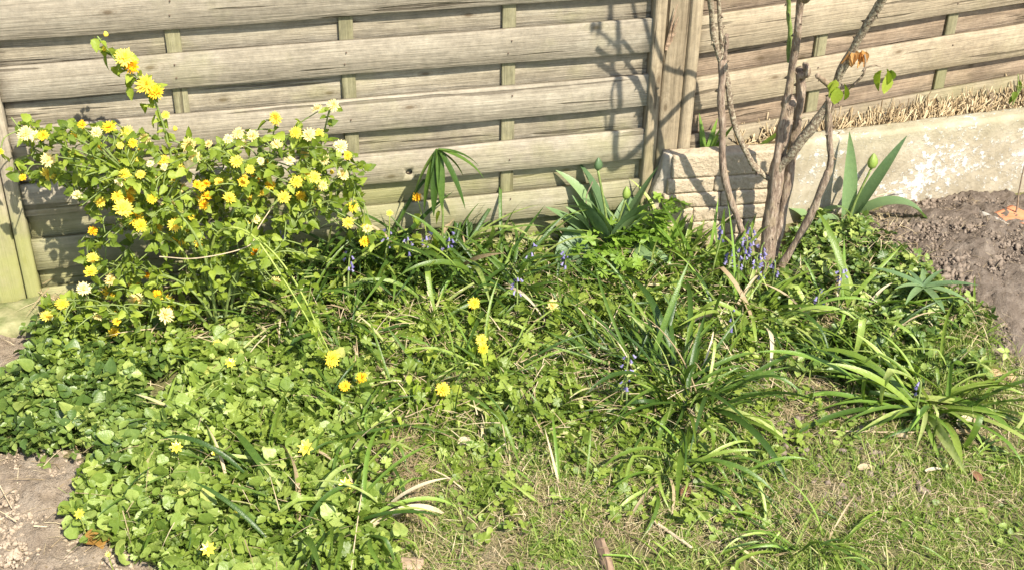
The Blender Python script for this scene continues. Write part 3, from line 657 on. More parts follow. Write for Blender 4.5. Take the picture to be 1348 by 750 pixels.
patch('strawberry_runners', 'bright leaflets mixed into the dark leaves beneath the yellow shrub', [(60, 440), (150, 425), (330, 440), (300, 470), (240, 500), (100, 520)], M['butter'], TRI + OVS, 500, (0.025, 0.04), (0.02, 0.08), 0.1, 0.5, 8)
# grass
def grass(name, label, poly, n, L, seed, clumpy=0.0, tmul=1.0, tadd=0.0, lean=0.5, width=1.0, mat='grass'):
    rng = np.random.default_rng(seed); acc = Acc(); P = scatter_pts(poly, n, rng)
    Ct = scatter_pts(poly, n // 14, rng); q = rng.random(n) < 0.7; c_ = Ct[rng.integers(0, len(Ct), n)]; P[q] = c_[q] + np.column_stack([rng.normal(0, .009, (n, 2)), np.zeros(n)])[q]
    if clumpy: k = np.array([fbm(a, b, 8, 3, seed * .7) for a, b in P[:, :2]]); P = P[k > np.quantile(k, clumpy)]
    N = len(P); s = rng.uniform(*L, N); ti = -np.abs(rng.normal(0, lean, N)); R = rots(rng.uniform(0, 2 * PI, N), ti, rng.normal(0, 0.3, N), s)
    R[:, :, 0] *= width
    tn = np.clip(rng.random(N) * tmul + tadd, 0, 1); ch = rng.integers(0, len(BL), N)
    for k, t in enumerate(BL): q = ch == k; acc.add(t, R[q], P[q], tn[q])
    o = acc.build(name, M[mat]); tag(o, label, 'grass')
grass('lawn_grass', 'thin short lawn grass mixed with straw in front of the leaf clumps', LAWN, 56000, (0.010, 0.042), 11, 0.22, 1.0, 0.10, 0.75, 1.3)
grass('lawn_grass', 'longer ragged grass tufts standing out of the thin lawn', LAWN, 5200, (0.03, 0.075), 16, 0.55, 0.9, 0.1, 0.55, 1.0)
grass('lawn_grass', 'finer upright grass tufts around the big leaf clump in mid bed', MID, 5200, (0.03, 0.10), 12, 0.3, 0.7, 0.0, 0.4, 0.7)
grass('lawn_grass', 'mossy yellow-green grass at the near corner beyond the daylily', [(1130, 640), (1250, 610), (1400, 590), (1500, 800), (1080, 800)], 9000, (0.010, 0.03), 13, 0.1, 0.45, 0.25, 0.6, 1.3)
grass('lawn_grass', 'wispy pale green grass along the edge of the dug soil', [(1160, 420), (1300, 440), (1330, 500), (1300, 530), (1180, 500)], 3500, (0.03, 0.06), 14, 0.1, 0.8, 0.1, 0.6, 0.7)
# single narrow leaves straying between the clumps
M['tangle'] = leafmat('stray_leaf', [(0, (0.045, 0.09, 0.014)), (0.5, (0.11, 0.18, 0.024)), (0.8, (0.22, 0.30, 0.05)), (0.93, (0.36, 0.40, 0.13)), (1, (0.50, 0.42, 0.24))], 0.3, 0.42, 0.45)
SB = [strapleaf(b, w, 8, 'strap', k, tw, sd, .28) for b, w, k, tw, sd in ((.5, .05, 0, .5, .1), (1.2, .045, 0, -.6, -.1), (1.8, .05, .8, .4, .2), (2.4, .04, 0, 1.0, 0), (.9, .06, 1.4, -.3, -.2), (1.5, .035, 0, .2, .3))]
def tangle(label, poly, n, L, seed, lean=(.3, 1.35), z=0.0):
    rng = np.random.default_rng(seed); acc = Acc(); P = scatter_pts(poly, n, rng); P[:, 2] += z - .004
    sz = rng.uniform(*L, n); x = rng.uniform(*lean, n); R_ = rots(rng.uniform(0, 6.3, n), x * 0, rng.normal(0, .4, n), sz)
    yw = rng.uniform(0, 6.3, n); R_ = rots(yw, -x, np.zeros(n), sz) @ rots(np.zeros(n), np.zeros(n), rng.normal(0, .4, n)); ch = rng.integers(0, len(SB), n); tn = rng.random(n)
    for k, t in enumerate(SB): q = ch == k; acc.add(t, R_[q], P[q], tn[q])
    tag(acc.build('stray_leaves', M['tangle']), label, 'leaves')
tangle('narrow stray leaves tangled through the middle of the bed', MID, 1500, (.06, .15), 51)
tangle('narrow leaves poking through the bright rounded-leaf carpet', [(200, 560), (300, 470), (480, 500), (520, 620), (520, 740), (260, 740), (150, 700)], 150, (.07, .14), 52, (.8, 1.4), .04)
tangle('narrow leaves strewn over the thin lawn and around the clumps', LAWN, 420, (.04, .10), 53, (.8, 1.5))
tangle('narrow leaves among the low dark cover by the rose and dug soil', IVY, 380, (.06, .13), 54)
tangle('a few long leaves under and beside the yellow shrub', [(80, 430), (330, 400), (420, 440), (300, 480), (120, 500)], 160, (.07, .15), 55)
# straw and cut litter
def litter(name, label, poly, n, L, seed, clumpy=0.3, zt=0.02, w=1.0, tint=(0, 1)):
    rng = np.random.default_rng(seed); acc = Acc(); P = scatter_pts(poly, n, rng)
    if clumpy: k = np.array([fbm(a, b, 6, 3, seed * .9) for a, b in P[:, :2]]); P = P[k > np.quantile(k, clumpy)]
    N = len(P); P[:, 2] += rng.uniform(0.003, zt, N); s = rng.uniform(*L, N)
    t1 = blade(0.35, 0.035 * w, 3); t2 = blade(1.1, 0.03 * w, 4)
    R = rots(rng.uniform(0, 2 * PI, N), rng.normal(-PI / 2 + 0.2, 0.22, N), rng.normal(0, 0.4, N), s); q = rng.random(N) < 0.5
    tn = rng.uniform(tint[0], tint[1], N); acc.add(t1, R[q], P[q], tn[q]); acc.add(t2, R[~q], P[~q], tn[~q])
    o = acc.build(name, M['dry']); tag(o, label, 'dry litter')
litter('straw_litter', 'dry cut grass and straw strewn over the thin lawn', LAWN, 13000, (0.012, 0.055), 21, 0.45)
litter('straw_litter', 'dead stalks and straw lying among the green leaves of the bed', MID, 3200, (0.03, 0.10), 22, 0.3, 0.06)
litter('straw_litter', 'pale dry bits round the rose foot and the soil edge', [(1010, 350), (1110, 290), (1180, 320), (1200, 400), (1310, 440), (1290, 480), (1150, 440), (1060, 470)], 1100, (0.02, 0.07), 23, 0.2, 0.04, 1.3)
litter('straw_litter', 'a few dry stalks fallen on the pale soil', [(0, 480), (0, 760), (250, 760), (120, 610), (240, 470), (60, 450)], 160, (0.03, 0.10), 24, 0, 0.015, 0.8)
litter('straw_litter', 'bits of straw and root on the dark dug soil', [(1150, 300), (1290, 280), (1400, 300), (1380, 500), (1300, 480), (1200, 390)], 220, (0.015, 0.05), 25, 0, 0.015, 0.9)
litter('straw_litter', 'thin dry stalks caught between the bright rounded leaves', CEL, 260, (0.03, 0.09), 29, 0, 0.07, 0.7)
litter('dry_twigs', 'matted brown twigs and dead stems in the bare hollow at the inner edge of the lawn', [(495, 560), (540, 570), (570, 640), (560, 700), (515, 680)], 1300, (0.02, 0.07), 27, 0, 0.03, 0.7, (0, .5))
litter('dry_twigs', 'brown dead thatch in the middle of the lawn', [(640, 590), (780, 600), (860, 560), (920, 600), (1080, 500), (1180, 620), (1280, 640), (1250, 700), (1000, 680), (700, 760), (520, 760), (540, 640)], 7500, (0.015, 0.05), 28, 0.55, 0.012, 0.8, (0, .75))
litter('straw_litter', 'dry stems beneath the yellow shrub', [(60, 400), (330, 400), (400, 470), (200, 480), (60, 430)], 500, (0.04, 0.14), 26, 0, 0.07, 0.9)
# cut straw standing behind the wall
def stubble():
    rng = np.random.default_rng(31); acc = Acc(); P = []
    for _ in range(3600):
        x = rng.uniform(0.0, 1.25); gap = 0.075 + 0.10 * x / 0.7 * 0.6; y = 0.06 + rng.random() * max(0.03, gap - 0.03); p = wp(x, y, WT - 0.035); P.append(p[:])
    for _ in range(500):
        x = rng.uniform(-0.14, 0.02); y = 0.065 + rng.random() * 0.045; p = wp(x, y, WT - 0.03); P.append(p[:])
    P = np.array(P); N = len(P); t = (np.array([(-.5, 0, 0), (.5, 0, 0), (0, .8, 0), (-.45, 0, 1), (.45, 0, 1), (0, .7, 1.03)], float), np.array([(0, 1, 4), (0, 4, 3), (1, 2, 5), (1, 5, 4), (2, 0, 3), (2, 3, 5), (3, 4, 5)]))
    R = rots(rng.uniform(0, 2 * PI, N), rng.normal(0, 0.55, N), rng.normal(0, 0.5, N)); L = rng.uniform(0.02, 0.056, N); W = rng.uniform(0.0022, 0.0048, N)
    D = np.zeros((N, 3, 3)); D[:, 0, 0] = W; D[:, 1, 1] = W; D[:, 2, 2] = L
    k_ = np.array([fbm(a, b, 25, 2, 9.9) for a, b in P[:, :2]]); D[:, 2, 2] *= np.clip(1 + 1.1 * k_, .45, 1.6)
    acc.add(t, R @ D, P, rng.random(N)); o = acc.build('cut_straw', M['gold'], smooth=False); tag(o, 'pale cut straw stubble packed between the low wall and the brown fence', 'straw')
stubble()
bk = link('raised_bed_soil', rough_box('raised_soil', -0.30, 1.5, 0.057, 0.42, -0.05, 0.205, M['clod_d'], 0.03, 0.006, 3, 0.01), None, Matrix.Translation(wp(0, 0)) @ Matrix.Rotation(wyaw, 4, 'Z'))
tag(bk, 'soil filling the strip behind the low wall', None, None, 'structure')
# clods
def clods(name, label, poly, n, size, mat, seed, sink=0.3):
    rng = np.random.default_rng(seed); acc = Acc()
    import bmesh
    tpls = []
    for k in range(5):
        bm = bmesh.new(); bmesh.ops.create_icosphere(bm, subdivisions=2 if k < 2 else 1, radius=1)
        for v in bm.verts: v.co *= 1 + 0.7 * mnoise.noise(v.co * 1.3 + Vector((k * 5, 0, 0))) + 0.5 * mnoise.noise(v.co * 3.1 + Vector((k, 3, 0))); v.co.z *= 0.7
        tpls.append((np.array([v.co[:] for v in bm.verts]), np.array([[v.index for v in f.verts] for f in bm.faces]))); bm.free()
    P = scatter_pts(poly, n, rng); cl = np.array([fbm(a, b, 12, 2, 4.4) for a, b in P[:, :2]]); s = size[0] + (size[1] - size[0]) * rng.random(n) ** 5 * np.clip(1 + 1.2 * cl, .3, 1.8); P[:, 2] += s * (0.5 - sink)
    R = rots(rng.uniform(0, 6.3, n), rng.uniform(0, 6.3, n), rng.uniform(0, 6.3, n), s); ch = rng.integers(0, 5, n)
    for k in range(5): q = ch == k; acc.add(tpls[k], R[q], P[q], rng.random(q.sum()))
    o = acc.build(name, mat, smooth=False); tag(o, label, 'soil clods')
clods('soil_clods', 'dark crumbly clods on the dug soil by the low wall', [(1130, 300), (1200, 270), (1450, 265), (1500, 540), (1330, 505), (1295, 470), (1300, 430), (1185, 380)], 13000, (0.001, 0.0085), M['clod_d'], 41, 0.45)
clods('soil_clods', 'pale crumbs of dry soil at the near corner beside the rounded leaves', [(-60, 460), (50, 465), (0, 500), (-40, 590), (120, 610), (130, 660), (100, 700), (250, 760), (-60, 800)], 8000, (0.0007, 0.0060), M['clod_l'], 42, 0.45)
clods('soil_clods', 'small earth crumbs showing through the thin lawn', [(1000, 560), (1090, 500), (1200, 620), (1280, 660), (1240, 700), (1000, 660)], 800, (0.002, 0.010), M['clod_d'], 43)
#PART2
# ------------------------------------------------------------------ strap-leaved clumps
_sp = {}
def strap_pool(mat, bi, wi, shape='strap', var=0):
    key = (mat, bi, wi, shape, var)
    if key not in _sp:
        r = random.Random(bi * 101 + wi * 17 + var * 7 + len(mat)); bend = (0.35, 0.9, 1.5, 2.1, 2.7)[bi]
        w = {'strap': (0.026, 0.041, 0.062), 'lance': (0.12, 0.17, 0.24)}[shape][wi]
        v, t = strapleaf(bend * r.uniform(0.9, 1.1), w, 12, shape, r.choice((0.0, 0.0, 0.9, 1.6)) if var == 2 else 0.0, r.uniform(-1.1, 1.1), r.uniform(-0.25, 0.25), 0.28 if shape == 'strap' else 0.2)
        _sp[key] = mesh_from('strap_leaf', v, t, M[mat])
    return _sp[key]
def leafM(yaw, lean, s, off=(0, 0, 0), roll=0.0):
    # yaw: direction the leaf leans towards (0 = +X); lean: radians off the vertical at its base
    return Matrix.Translation(off) @ Matrix.Rotation(yaw - PI / 2, 4, 'Z') @ Matrix.Rotation(-lean, 4, 'X') @ Matrix.Rotation(roll, 4, 'Y') @ Matrix.Scale(s, 4)
def clump(px, py, n, Lpx, label, mat='dark', name='bluebell_clump', cat='leaf clump', group='strap-leaved clumps', az=None, spread=0.03, bends=(1, 2, 3), wi=(0, 1), lean=(0.05, 0.8), shape='strap', mats=None, seed=None, leafname='leaf'):
    rs = random.Random(seed if seed is not None else int(px * 31 + py)); p = at_z(px, py); p[2] = gh(p[0], p[1]) - 0.004
    e = empty(name, p, label, cat, group); ppm = pxscale(p)
    for i in range(n):
        a = (rs.uniform(0, 2 * PI) if az is None else math.radians(rs.gauss(*rs.choice(az))))
        u = i / max(1, n - 1); ln = lean[0] + (lean[1] * (.8 if py < 390 and px < 720 else 1) - lean[0]) * u * rs.uniform(0.6, 1.35)
        L = rs.uniform(Lpx[0], Lpx[1]) / ppm; m_ = rs.choice(mats) if mats else mat
        m_ = 'dryo' if rs.random() < 0.04 else m_; me = strap_pool(m_, rs.choice(bends), rs.choice(wi), shape, rs.randrange(3))
        L *= (1.42 if (py < 390 and 400 < px < 720) else 1.2 if py < 560 else 1.08 if px < 500 else 1.05) * rs.uniform(.6, 1.1)
        if px < 500 and py > 540: ln *= .85
        link(leafname, me, e, leafM(a, ln, L, (math.cos(a) * spread * rs.random() + rs.gauss(0, spread * .5), math.sin(a) * spread * rs.random() + rs.gauss(0, spread * .5), .03 if px < 500 and py > 540 else 0), rs.gauss(0, 0.45)))
    return e
def bell_mesh():
    V = []; T = []; n = 6; prof = [(0.0, 0.18), (-0.25, 0.45), (-0.65, 0.5), (-0.85, 0.62), (-0.95, 1.0)]
    for z, r in prof:
        for k in range(n * 2): t = PI * k / n; q = r * (1 if k % 2 == 0 or z > -0.9 else 0.55); V.append((q * 0.5 * math.cos(t), q * 0.5 * math.sin(t), z))
    m = n * 2
    for i in range(len(prof) - 1):
        for k in range(m): a, b = i * m + k, i * m + (k + 1) % m; T += [(a, b, b + m), (a, b + m, a + m)]
    V.append((0, 0, 0.12)); c = len(V) - 1
    for k in range(m): T.append((k, (k + 1) % m, c))
    return mesh_from('bell', V, T, M['fl_b'])
BELL = bell_mesh()
def bluebell(px, py, zt, label, nb=8, lean=0.2, seed=0, s=0.0095):
    # px,py: the flower head in the photograph, at height zt above the ground
    rs = random.Random(seed + int(px)); top = at_z(px, py, zt); base = Vector((top[0] + rs.uniform(-0.02, 0.02), top[1] - rs.uniform(-0.01, 0.03), gh(top[0], top[1]) - 0.003))
    e = empty('bluebell', base, label, 'bluebell', 'bluebells in flower'); tp = Vector(top) - base
    path = smooth_path([(0, 0, 0), (tp.x * 0.3, tp.y * 0.2, tp.z * 0.5), tp * 0.92, tp + Vector((rs.uniform(-0.012, 0.012), 0, 0.006))], 4)
    v, t = tube_vt(path, [0.0022] * (len(path) - 3) + [0.0016] * 3, 5); link('stem', mesh_from('stem', v, t, M['gstem']), e)
    for i in range(nb):
        a = rs.uniform(0, 2 * PI); z = tp.z - 0.045 * i / nb; u = z / tp.z
        q = Vector((tp.x * u ** 1.4 + math.cos(a) * 0.008, tp.y * u ** 1.4 + math.sin(a) * 0.008, z))
        link('bell', BELL, e, Matrix.Translation(q) @ Matrix.Rotation(a, 4, 'Z') @ Matrix.Rotation(-rs.uniform(0.2, 0.9), 4, 'Y') @ Matrix.Scale(s * rs.uniform(0.8, 1.2), 4))
    return e
W = [(0, 60), (180, 60)]
CL = [  # px, py, n, (len px), mat, az, bends, wi, lean, label
 (905, 530, 46, (95, 175), 'dark', None, (1, 2, 3), (0, 1), (0.05, 1.0), 'biggest dark green grassy leaf clump, arching all round in the middle of the bed'),
 (845, 500, 20, (80, 150), 'dark', [(150, 50)], (1, 2), (0, 1), (0.1, 0.9), 'dark narrow leaves fanning from the side of the biggest clump, toward the fence'),
 (893, 618, 22, (70, 150), 'mid', [(180, 40), (-10, 35), (-70, 30)], (2, 3), (1,), (0.4, 1.2), 'drooping green leaf clump just below the biggest clump'),
 (1065, 722, 26, (70, 150), 'mid', [(175, 25), (0, 40), (-80, 40)], (1, 2, 3), (0, 1), (0.3, 1.3), 'low spreading strap-leaf clump at the near edge of the thin lawn'),
 (1222, 528, 38, (95, 165), 'mid', [(175, 16), (185, 20), (0, 35), (-80, 35)], (1, 2), (1, 2), (0.5, 1.2), 'broad-leaved daylily-like clump with long leaves arching over the lawn below the dug soil'),
 (1105, 425, 16, (80, 150), 'yellow', [(20, 30), (-90, 40), (150, 50)], (1, 2, 3), (1, 2), (0.2, 0.9), 'yellow-green clump with folded leaves between the rose and the dug soil'),
 (1150, 455, 12, (70, 140), 'mid', [(10, 30), (-40, 30)], (2, 3), (0, 1), (0.3, 1.0), 'arching thin green leaves reaching toward the dug soil below the yellow-green clump'),
 (1005, 425, 30, (80, 150), 'mid', [(-80, 40), (150, 40), (20, 30)], (3, 4), (0, 1), (0.2, 0.8), 'pale green clump drooping forward below the foot of the rose'),
 (960, 420, 18, (70, 130), 'mid', None, (1, 2, 3), (0, 1), (0.1, 0.8), 'loose narrow-leaved clump beside the drooping pale one'),
 (985, 380, 16, (50, 90), 'mid', None, (1, 2), (0, 1), (0.1, 0.6), 'bluebell leaves standing right in front of the rose stems'),
 (930, 360, 14, (60, 110), 'mid', None, (0, 1, 2), (1,), (0.1, 0.6), 'upright bluebell leaves below the stone block'),
 (880, 350, 16, (60, 100), 'yellow', None, (0, 1), (1,), (0.1, 0.7), 'yellowish sword leaves by the near corner of the stone block'),
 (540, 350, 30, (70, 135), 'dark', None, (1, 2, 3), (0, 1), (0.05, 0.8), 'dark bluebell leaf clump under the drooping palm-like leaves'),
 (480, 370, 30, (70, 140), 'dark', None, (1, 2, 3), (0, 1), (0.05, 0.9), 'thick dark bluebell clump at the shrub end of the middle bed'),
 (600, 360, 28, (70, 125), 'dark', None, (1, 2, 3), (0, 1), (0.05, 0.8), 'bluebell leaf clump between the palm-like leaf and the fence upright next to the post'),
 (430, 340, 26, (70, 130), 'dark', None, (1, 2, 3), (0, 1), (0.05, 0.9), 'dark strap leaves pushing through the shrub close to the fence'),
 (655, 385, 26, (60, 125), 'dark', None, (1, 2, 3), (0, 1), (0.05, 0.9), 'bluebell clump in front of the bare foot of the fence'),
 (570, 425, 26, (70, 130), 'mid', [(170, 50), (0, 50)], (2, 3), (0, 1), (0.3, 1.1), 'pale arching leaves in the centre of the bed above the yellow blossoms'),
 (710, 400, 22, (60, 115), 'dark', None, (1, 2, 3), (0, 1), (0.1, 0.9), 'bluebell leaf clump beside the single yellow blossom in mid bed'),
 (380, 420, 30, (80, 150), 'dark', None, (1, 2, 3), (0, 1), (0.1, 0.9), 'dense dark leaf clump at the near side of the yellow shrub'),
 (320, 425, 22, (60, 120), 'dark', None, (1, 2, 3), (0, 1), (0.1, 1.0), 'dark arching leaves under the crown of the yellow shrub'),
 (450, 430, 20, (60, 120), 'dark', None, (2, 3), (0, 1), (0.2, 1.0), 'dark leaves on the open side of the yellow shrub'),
 (640, 500, 16, (70, 140), 'mid', [(60, 60), (-60, 60)], (0, 1, 2), (0,), (0.2, 1.0), 'thin scattered leaves below the two stacked yellow blossoms'),
 (560, 530, 14, (60, 120), 'mid', None, (1, 2), (0, 1), (0.3, 1.1), 'few narrow leaves above the bare twiggy hollow'),
 (790, 480, 18, (60, 120), 'mid', None, (1, 2, 3), (0, 1), (0.3, 1.1), 'narrow leaf clump between the mid-bed blossom and the biggest clump'),
 (770, 430, 18, (60, 110), 'dark', None, (1, 2, 3), (0,), (0.1, 0.9), 'slender dark leaves behind the biggest clump'),
 (820, 390, 18, (60, 110), 'dark', None, (1, 2), (0, 1), (0.1, 0.8), 'dark leaves at the foot of the feathery herb'),
 (745, 660, 8, (60, 110), 'yellow', None, (0, 1), (1,), (0.3, 1.1), 'small pale tuft standing alone in the thin lawn'),
 (395, 705, 22, (90, 170), 'dark', [(160, 40), (10, 40), (-60, 40), (60, 40)], (1, 2), (1, 2), (0.5, 1.3), 'arching dark strap leaves lying over the rounded leaves near the corner'),
 (465, 690, 18, (90, 160), 'mid', [(150, 50), (20, 40), (-90, 30)], (1, 2), (1,), (0.5, 1.3), 'pale and dark long leaves at the near edge of the rounded-leaf carpet'),
 (340, 640, 12, (70, 140), 'mid', [(165, 20), (30, 40)], (1, 2), (1, 2), (0.7, 1.3), 'shiny leaves arching flat across the rounded-leaf carpet'),
 (470, 585, 16, (80, 150), 'mid', [(100, 50), (-60, 50)], (1, 2), (0, 1), (0.4, 1.2), 'long leaves rising where the rounded leaves meet the middle bed'),
 (415, 545, 10, (60, 110), 'dark', None, (1, 2), (0, 1), (0.3, 1.1), 'short dark leaves below the drooping shrub stems'),
 (255, 560, 5, (50, 95), 'mid', [(60, 40)], (0, 1), (1,), (0.4, 1.0), 'a few pale blades between the dark and the bright leaf carpets'),
 (150, 690, 5, (60, 100), 'dark', [(70, 30), (-60, 30)], (0, 1), (1,), (0.5, 1.2), 'dark leaves curling over the edge of the pale soil'),
 (880, 740, 10, (60, 120), 'mid', [(160, 30), (0, 40)], (1, 2), (0, 1), (0.6, 1.3), 'flattened leaves at the very near edge of the thin lawn'),
 (1270, 600, 8, (50, 100), 'yellow', [(0, 60)], (1, 2), (0, 1), (0.8, 1.4), 'wilting pale leaves beside the broad-leaved clump'),
 (700, 560, 12, (50, 100), 'mid', None, (1, 2), (0, 1), (0.4, 1.2), 'sprawling thin leaves where the bed thins into lawn'),
]
for px, py, n, L, mat, azz, bd, wi_, ln, lab in CL:
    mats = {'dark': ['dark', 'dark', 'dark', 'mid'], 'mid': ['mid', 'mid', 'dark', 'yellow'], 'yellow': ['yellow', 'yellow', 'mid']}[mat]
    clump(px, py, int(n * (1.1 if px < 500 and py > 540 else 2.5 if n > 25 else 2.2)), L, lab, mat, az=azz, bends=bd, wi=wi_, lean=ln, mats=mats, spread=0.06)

BB = [(972, 335, .12, 'bluebell at the cluster edge below the block', 8), (990, 300, .17, 'tallest bluebell of the rose-foot cluster', 9), (978, 322, .13, 'bluebell in the middle of the rose-foot cluster', 9), (953, 298, .20, 'bluebell with two open bells in front of the stone block', 7), (965, 325, .14, 'bluebell at the near end of the rose-foot cluster', 9), (985, 312, .16, 'dense bluebell head touching the rose stems', 10),
 (1003, 322, .14, 'bluebell directly before the thickest rose stem', 8), (996, 335, .12, 'lower bluebell in the rose-foot cluster', 8), (1021, 345, .11, 'thin bluebell past the rose stems', 6), (1009, 345, .11, 'short bluebell tucked under the rose-foot cluster', 6),
 (1110, 352, .14, 'single bluebell spike among the yellow-green folded leaves', 8), (1079, 382, .10, 'closed grey-lilac bluebell spike near the folded leaves', 7),
 (828, 466, .15, 'bluebell high in the biggest leaf clump', 6), (824, 490, .12, 'bluebell low in the biggest leaf clump', 5), (1213, 500, .10, 'small bluebell in the broad-leaved clump', 4),
 (512, 303, .17, 'bluebell beside the fence near the shrub tip', 6), (536, 310, .16, 'bluebell under the drooping palm-like leaves', 7), (560, 305, .16, 'bluebell among leaves just past the palm-like plant', 6), (592, 307, .16, 'pale bluebell spike in front of the knot-holed board', 7),
 (680, 363, .12, 'faded bluebell in the fence-foot clump', 7), (746, 330, .13, 'bluebell by the large pale rounded leaf', 6), (460, 332, .17, 'bluebell at the shrub edge', 7), (374, 300, .18, 'bluebell hidden under the shrub flowers', 6), (485, 290, .18, 'bluebell between the lowest shrub blossoms and the fence', 5), (700, 318, .14, 'small bluebell at the fence foot', 5), (963, 410, .10, 'little bluebell in the loose narrow-leaved clump', 4)]
for px, py, z, lab, nb in BB: bluebell(px, py, z, lab, nb)

# ------------------------------------------------------------------ tulips and other single plants
def lance_plant(name, cat, label, base, leaves, mat, group=None, shape='lance'):
    p = at_z(*base) if len(base) == 2 else np.array(EYE + ray(base[0], base[1]) * (base[2] / ray(base[0], base[1])[1]))
    if len(base) == 2: p[2] = gh(p[0], p[1]) - 0.004
    e = empty(name, p, label, cat, group); ppm = pxscale(p)
    for az_, ln, L, bend, w, twist in leaves:
        v, t = strapleaf(bend, w, 16, shape, 0.0, twist, 0.0, 0.22); link('leaf', mesh_from('leaf', v, t, M[mat]), e, leafM(math.radians(az_), ln, L / ppm, (0.008 * math.cos(math.radians(az_)), 0.008 * math.sin(math.radians(az_)), 0)))
    return e, p, ppm
def bud_mesh(mat, r=0.012, h=0.036):
    V = []; T = []; n = 9; prof = [(0, .25), (.12, .8), (.35, 1.0), (.6, .85), (.85, .45), (1.0, .05)]
    for z, q in prof:
        for k in range(n): t = 2 * PI * k / n; rr = r * q * (1 + 0.10 * math.cos(3 * t)); V.append((rr * math.cos(t), rr * math.sin(t), h * z))
    for i in range(len(prof) - 1):
        for k in range(n): a, b = i * n + k, i * n + (k + 1) % n; T += [(a, b, b + n), (a, b + n, a + n)]
    return mesh_from('bud', V, T, mat)
def stem_bud(e, p, ppm, px, py, y, mat, r=0.012, h=0.036):
    d = ray(px, py); t = (p[1] + y) / d[1]; q = EYE + d * t - p
    v, tt = tube_vt(smooth_path([(0, 0, 0), (q[0] * .4, q[1] * .5, q[2] * .5), q], 6), 0.0032, 7); st = link('stem', mesh_from('stem', v, tt, M['gstem']), e)
    link('bud', bud_mesh(M[mat], r, h), e, Matrix.Translation(q))
# tulip in front of the low wall: tall leaf, leaf crossing the bud, folded leaf
tp, p, ppm = lance_plant('tulip', 'tulip', 'tall tulip with one closed bud against the low wall', (1112, 308),
    [(110, 0.04, 128, 0.35, 0.15, 0.9), (10, 0.38, 140, 0.1, 0.13, -0.9), (-8, 0.45, 158, 3.4, 0.20, 0.3), (200, 0.5, 55, 2.2, 0.26, 0.2)], 'glauc')
stem_bud(tp, p, ppm, 1147, 222, 0.0, 'yellow', 0.014, 0.044)
lance_plant('tulip_leaves', 'tulip', 'low broad curled tulip leaf at the wall foot between rose stem and tall tulip', (1068, 300), [(160, .5, 60, 1.8, .3, .3), (20, .5, 50, 1.5, .3, 0)], 'glauc')
rsT = random.Random(5)
tp2, p, ppm = lance_plant('tulip', 'tulip', 'bushy grey-green tulip clump with small pointed bud near the fence post', (803, 336),
    [(rsT.choice((0, 180)) + rsT.uniform(-60, 60), rsT.uniform(.05, .75), rsT.uniform(95, 140), rsT.uniform(0.2, 1.6), rsT.uniform(.15, .24), rsT.uniform(-.6, .6)) for _ in range(20)] + [(0, 0.75, 125, 0.4, 0.24, 0.4), (180, 0.7, 110, 0.4, 0.24, 0.2), (20, .35, 135, .2, .18, .2)], 'glauc')
stem_bud(tp2, p, ppm, 787, 224, 0.0, 'glauc', 0.011, 0.035); stem_bud(tp2, p, ppm, 824, 262, 0.0, 'yellow', 0.011, 0.036)
v, t = tube_vt(smooth_path([(-.05, .0, .06), (-.07, .0, .16), (-.055, .01, .21)], 5), 0.0015, 5); link('dry_stalk', mesh_from('dry_stalk', v, t, M['twig']), tp2)
lance_plant('broad_leaf_plant', 'broad leaf', 'single wide pale blue-green leaf low before the tulip clump', (754, 362), [(100, 0.10, 66, 0.9, 0.75, 0.1), (40, 0.5, 44, 0.9, 0.6, 0.1)], 'glauc')
lance_plant('iris_leaves', 'iris', 'sword leaf with yellow tip leaning behind the rose above the stone block', (975, 214, 3.055), [(-4, 0.72, 100, 0.2, 0.15, 0.1), (2, 0.9, 90, 0.8, 0.12, 0), (175, 0.6, 60, 0.6, 0.12, 0), (-10, 0.8, 70, 0.9, 0.1, 0), (-30, 1.0, 60, 1.2, .12, 0)], 'mid')
lance_plant('iris_leaves', 'iris', 'small yellow-green blades poking over the block end of the wall', (928, 216, 3.035), [(20, 0.25, 60, .1, .15, 0), (120, 0.2, 66, 0.2, 0.15, 0), (20, 0.5, 66, 0.2, 0.14, 0), (60, .3, 60, .3, .14, 0)], 'yellow')
lance_plant('lance_leaf_plant', 'upright leaf', 'one upright pale lance leaf standing among the shrub flowers', (372, 372), [(100, 0.02, 128, 0.05, 0.13, 0.3)], 'yellow')
# sword leaves in front of the block
lance_plant('iris_leaves', 'iris', 'short green blades growing against the face of the stone block', (978, 338), [(20, 0.35, 70, 0.5, 0.12, 0), (60, 0.3, 60, 0.5, 0.12, 0), (150, .6, 50, .8, .12, 0)], 'mid')
lance_plant('iris_leaves', 'iris', 'tall single green blade in front of the stone block bluebell', (944, 372), [(95, 0.0, 112, 0.05, 0.09, 0.2), (60, .3, 60, .5, .12, 0)], 'mid')
for k, (px, py) in enumerate([(868, 352), (900, 345), (915, 330), (880, 330)]):
    lance_plant('iris_leaves', 'iris', ['yellowish iris fan at the outer side of the feathery herb', 'yellow-tipped iris fan below the block corner', 'iris fan close under the stone block', 'iris fan half hidden by the feathery herb'][k], (px, py), [(random.uniform(0, 360), random.uniform(.1, .8), random.uniform(50, 85), random.uniform(.1, .9), .13, random.uniform(-.5, .5)) for _ in range(7)], ['yellow', 'mid', 'mid', 'yellow'][k], 'iris fans by the stone block')
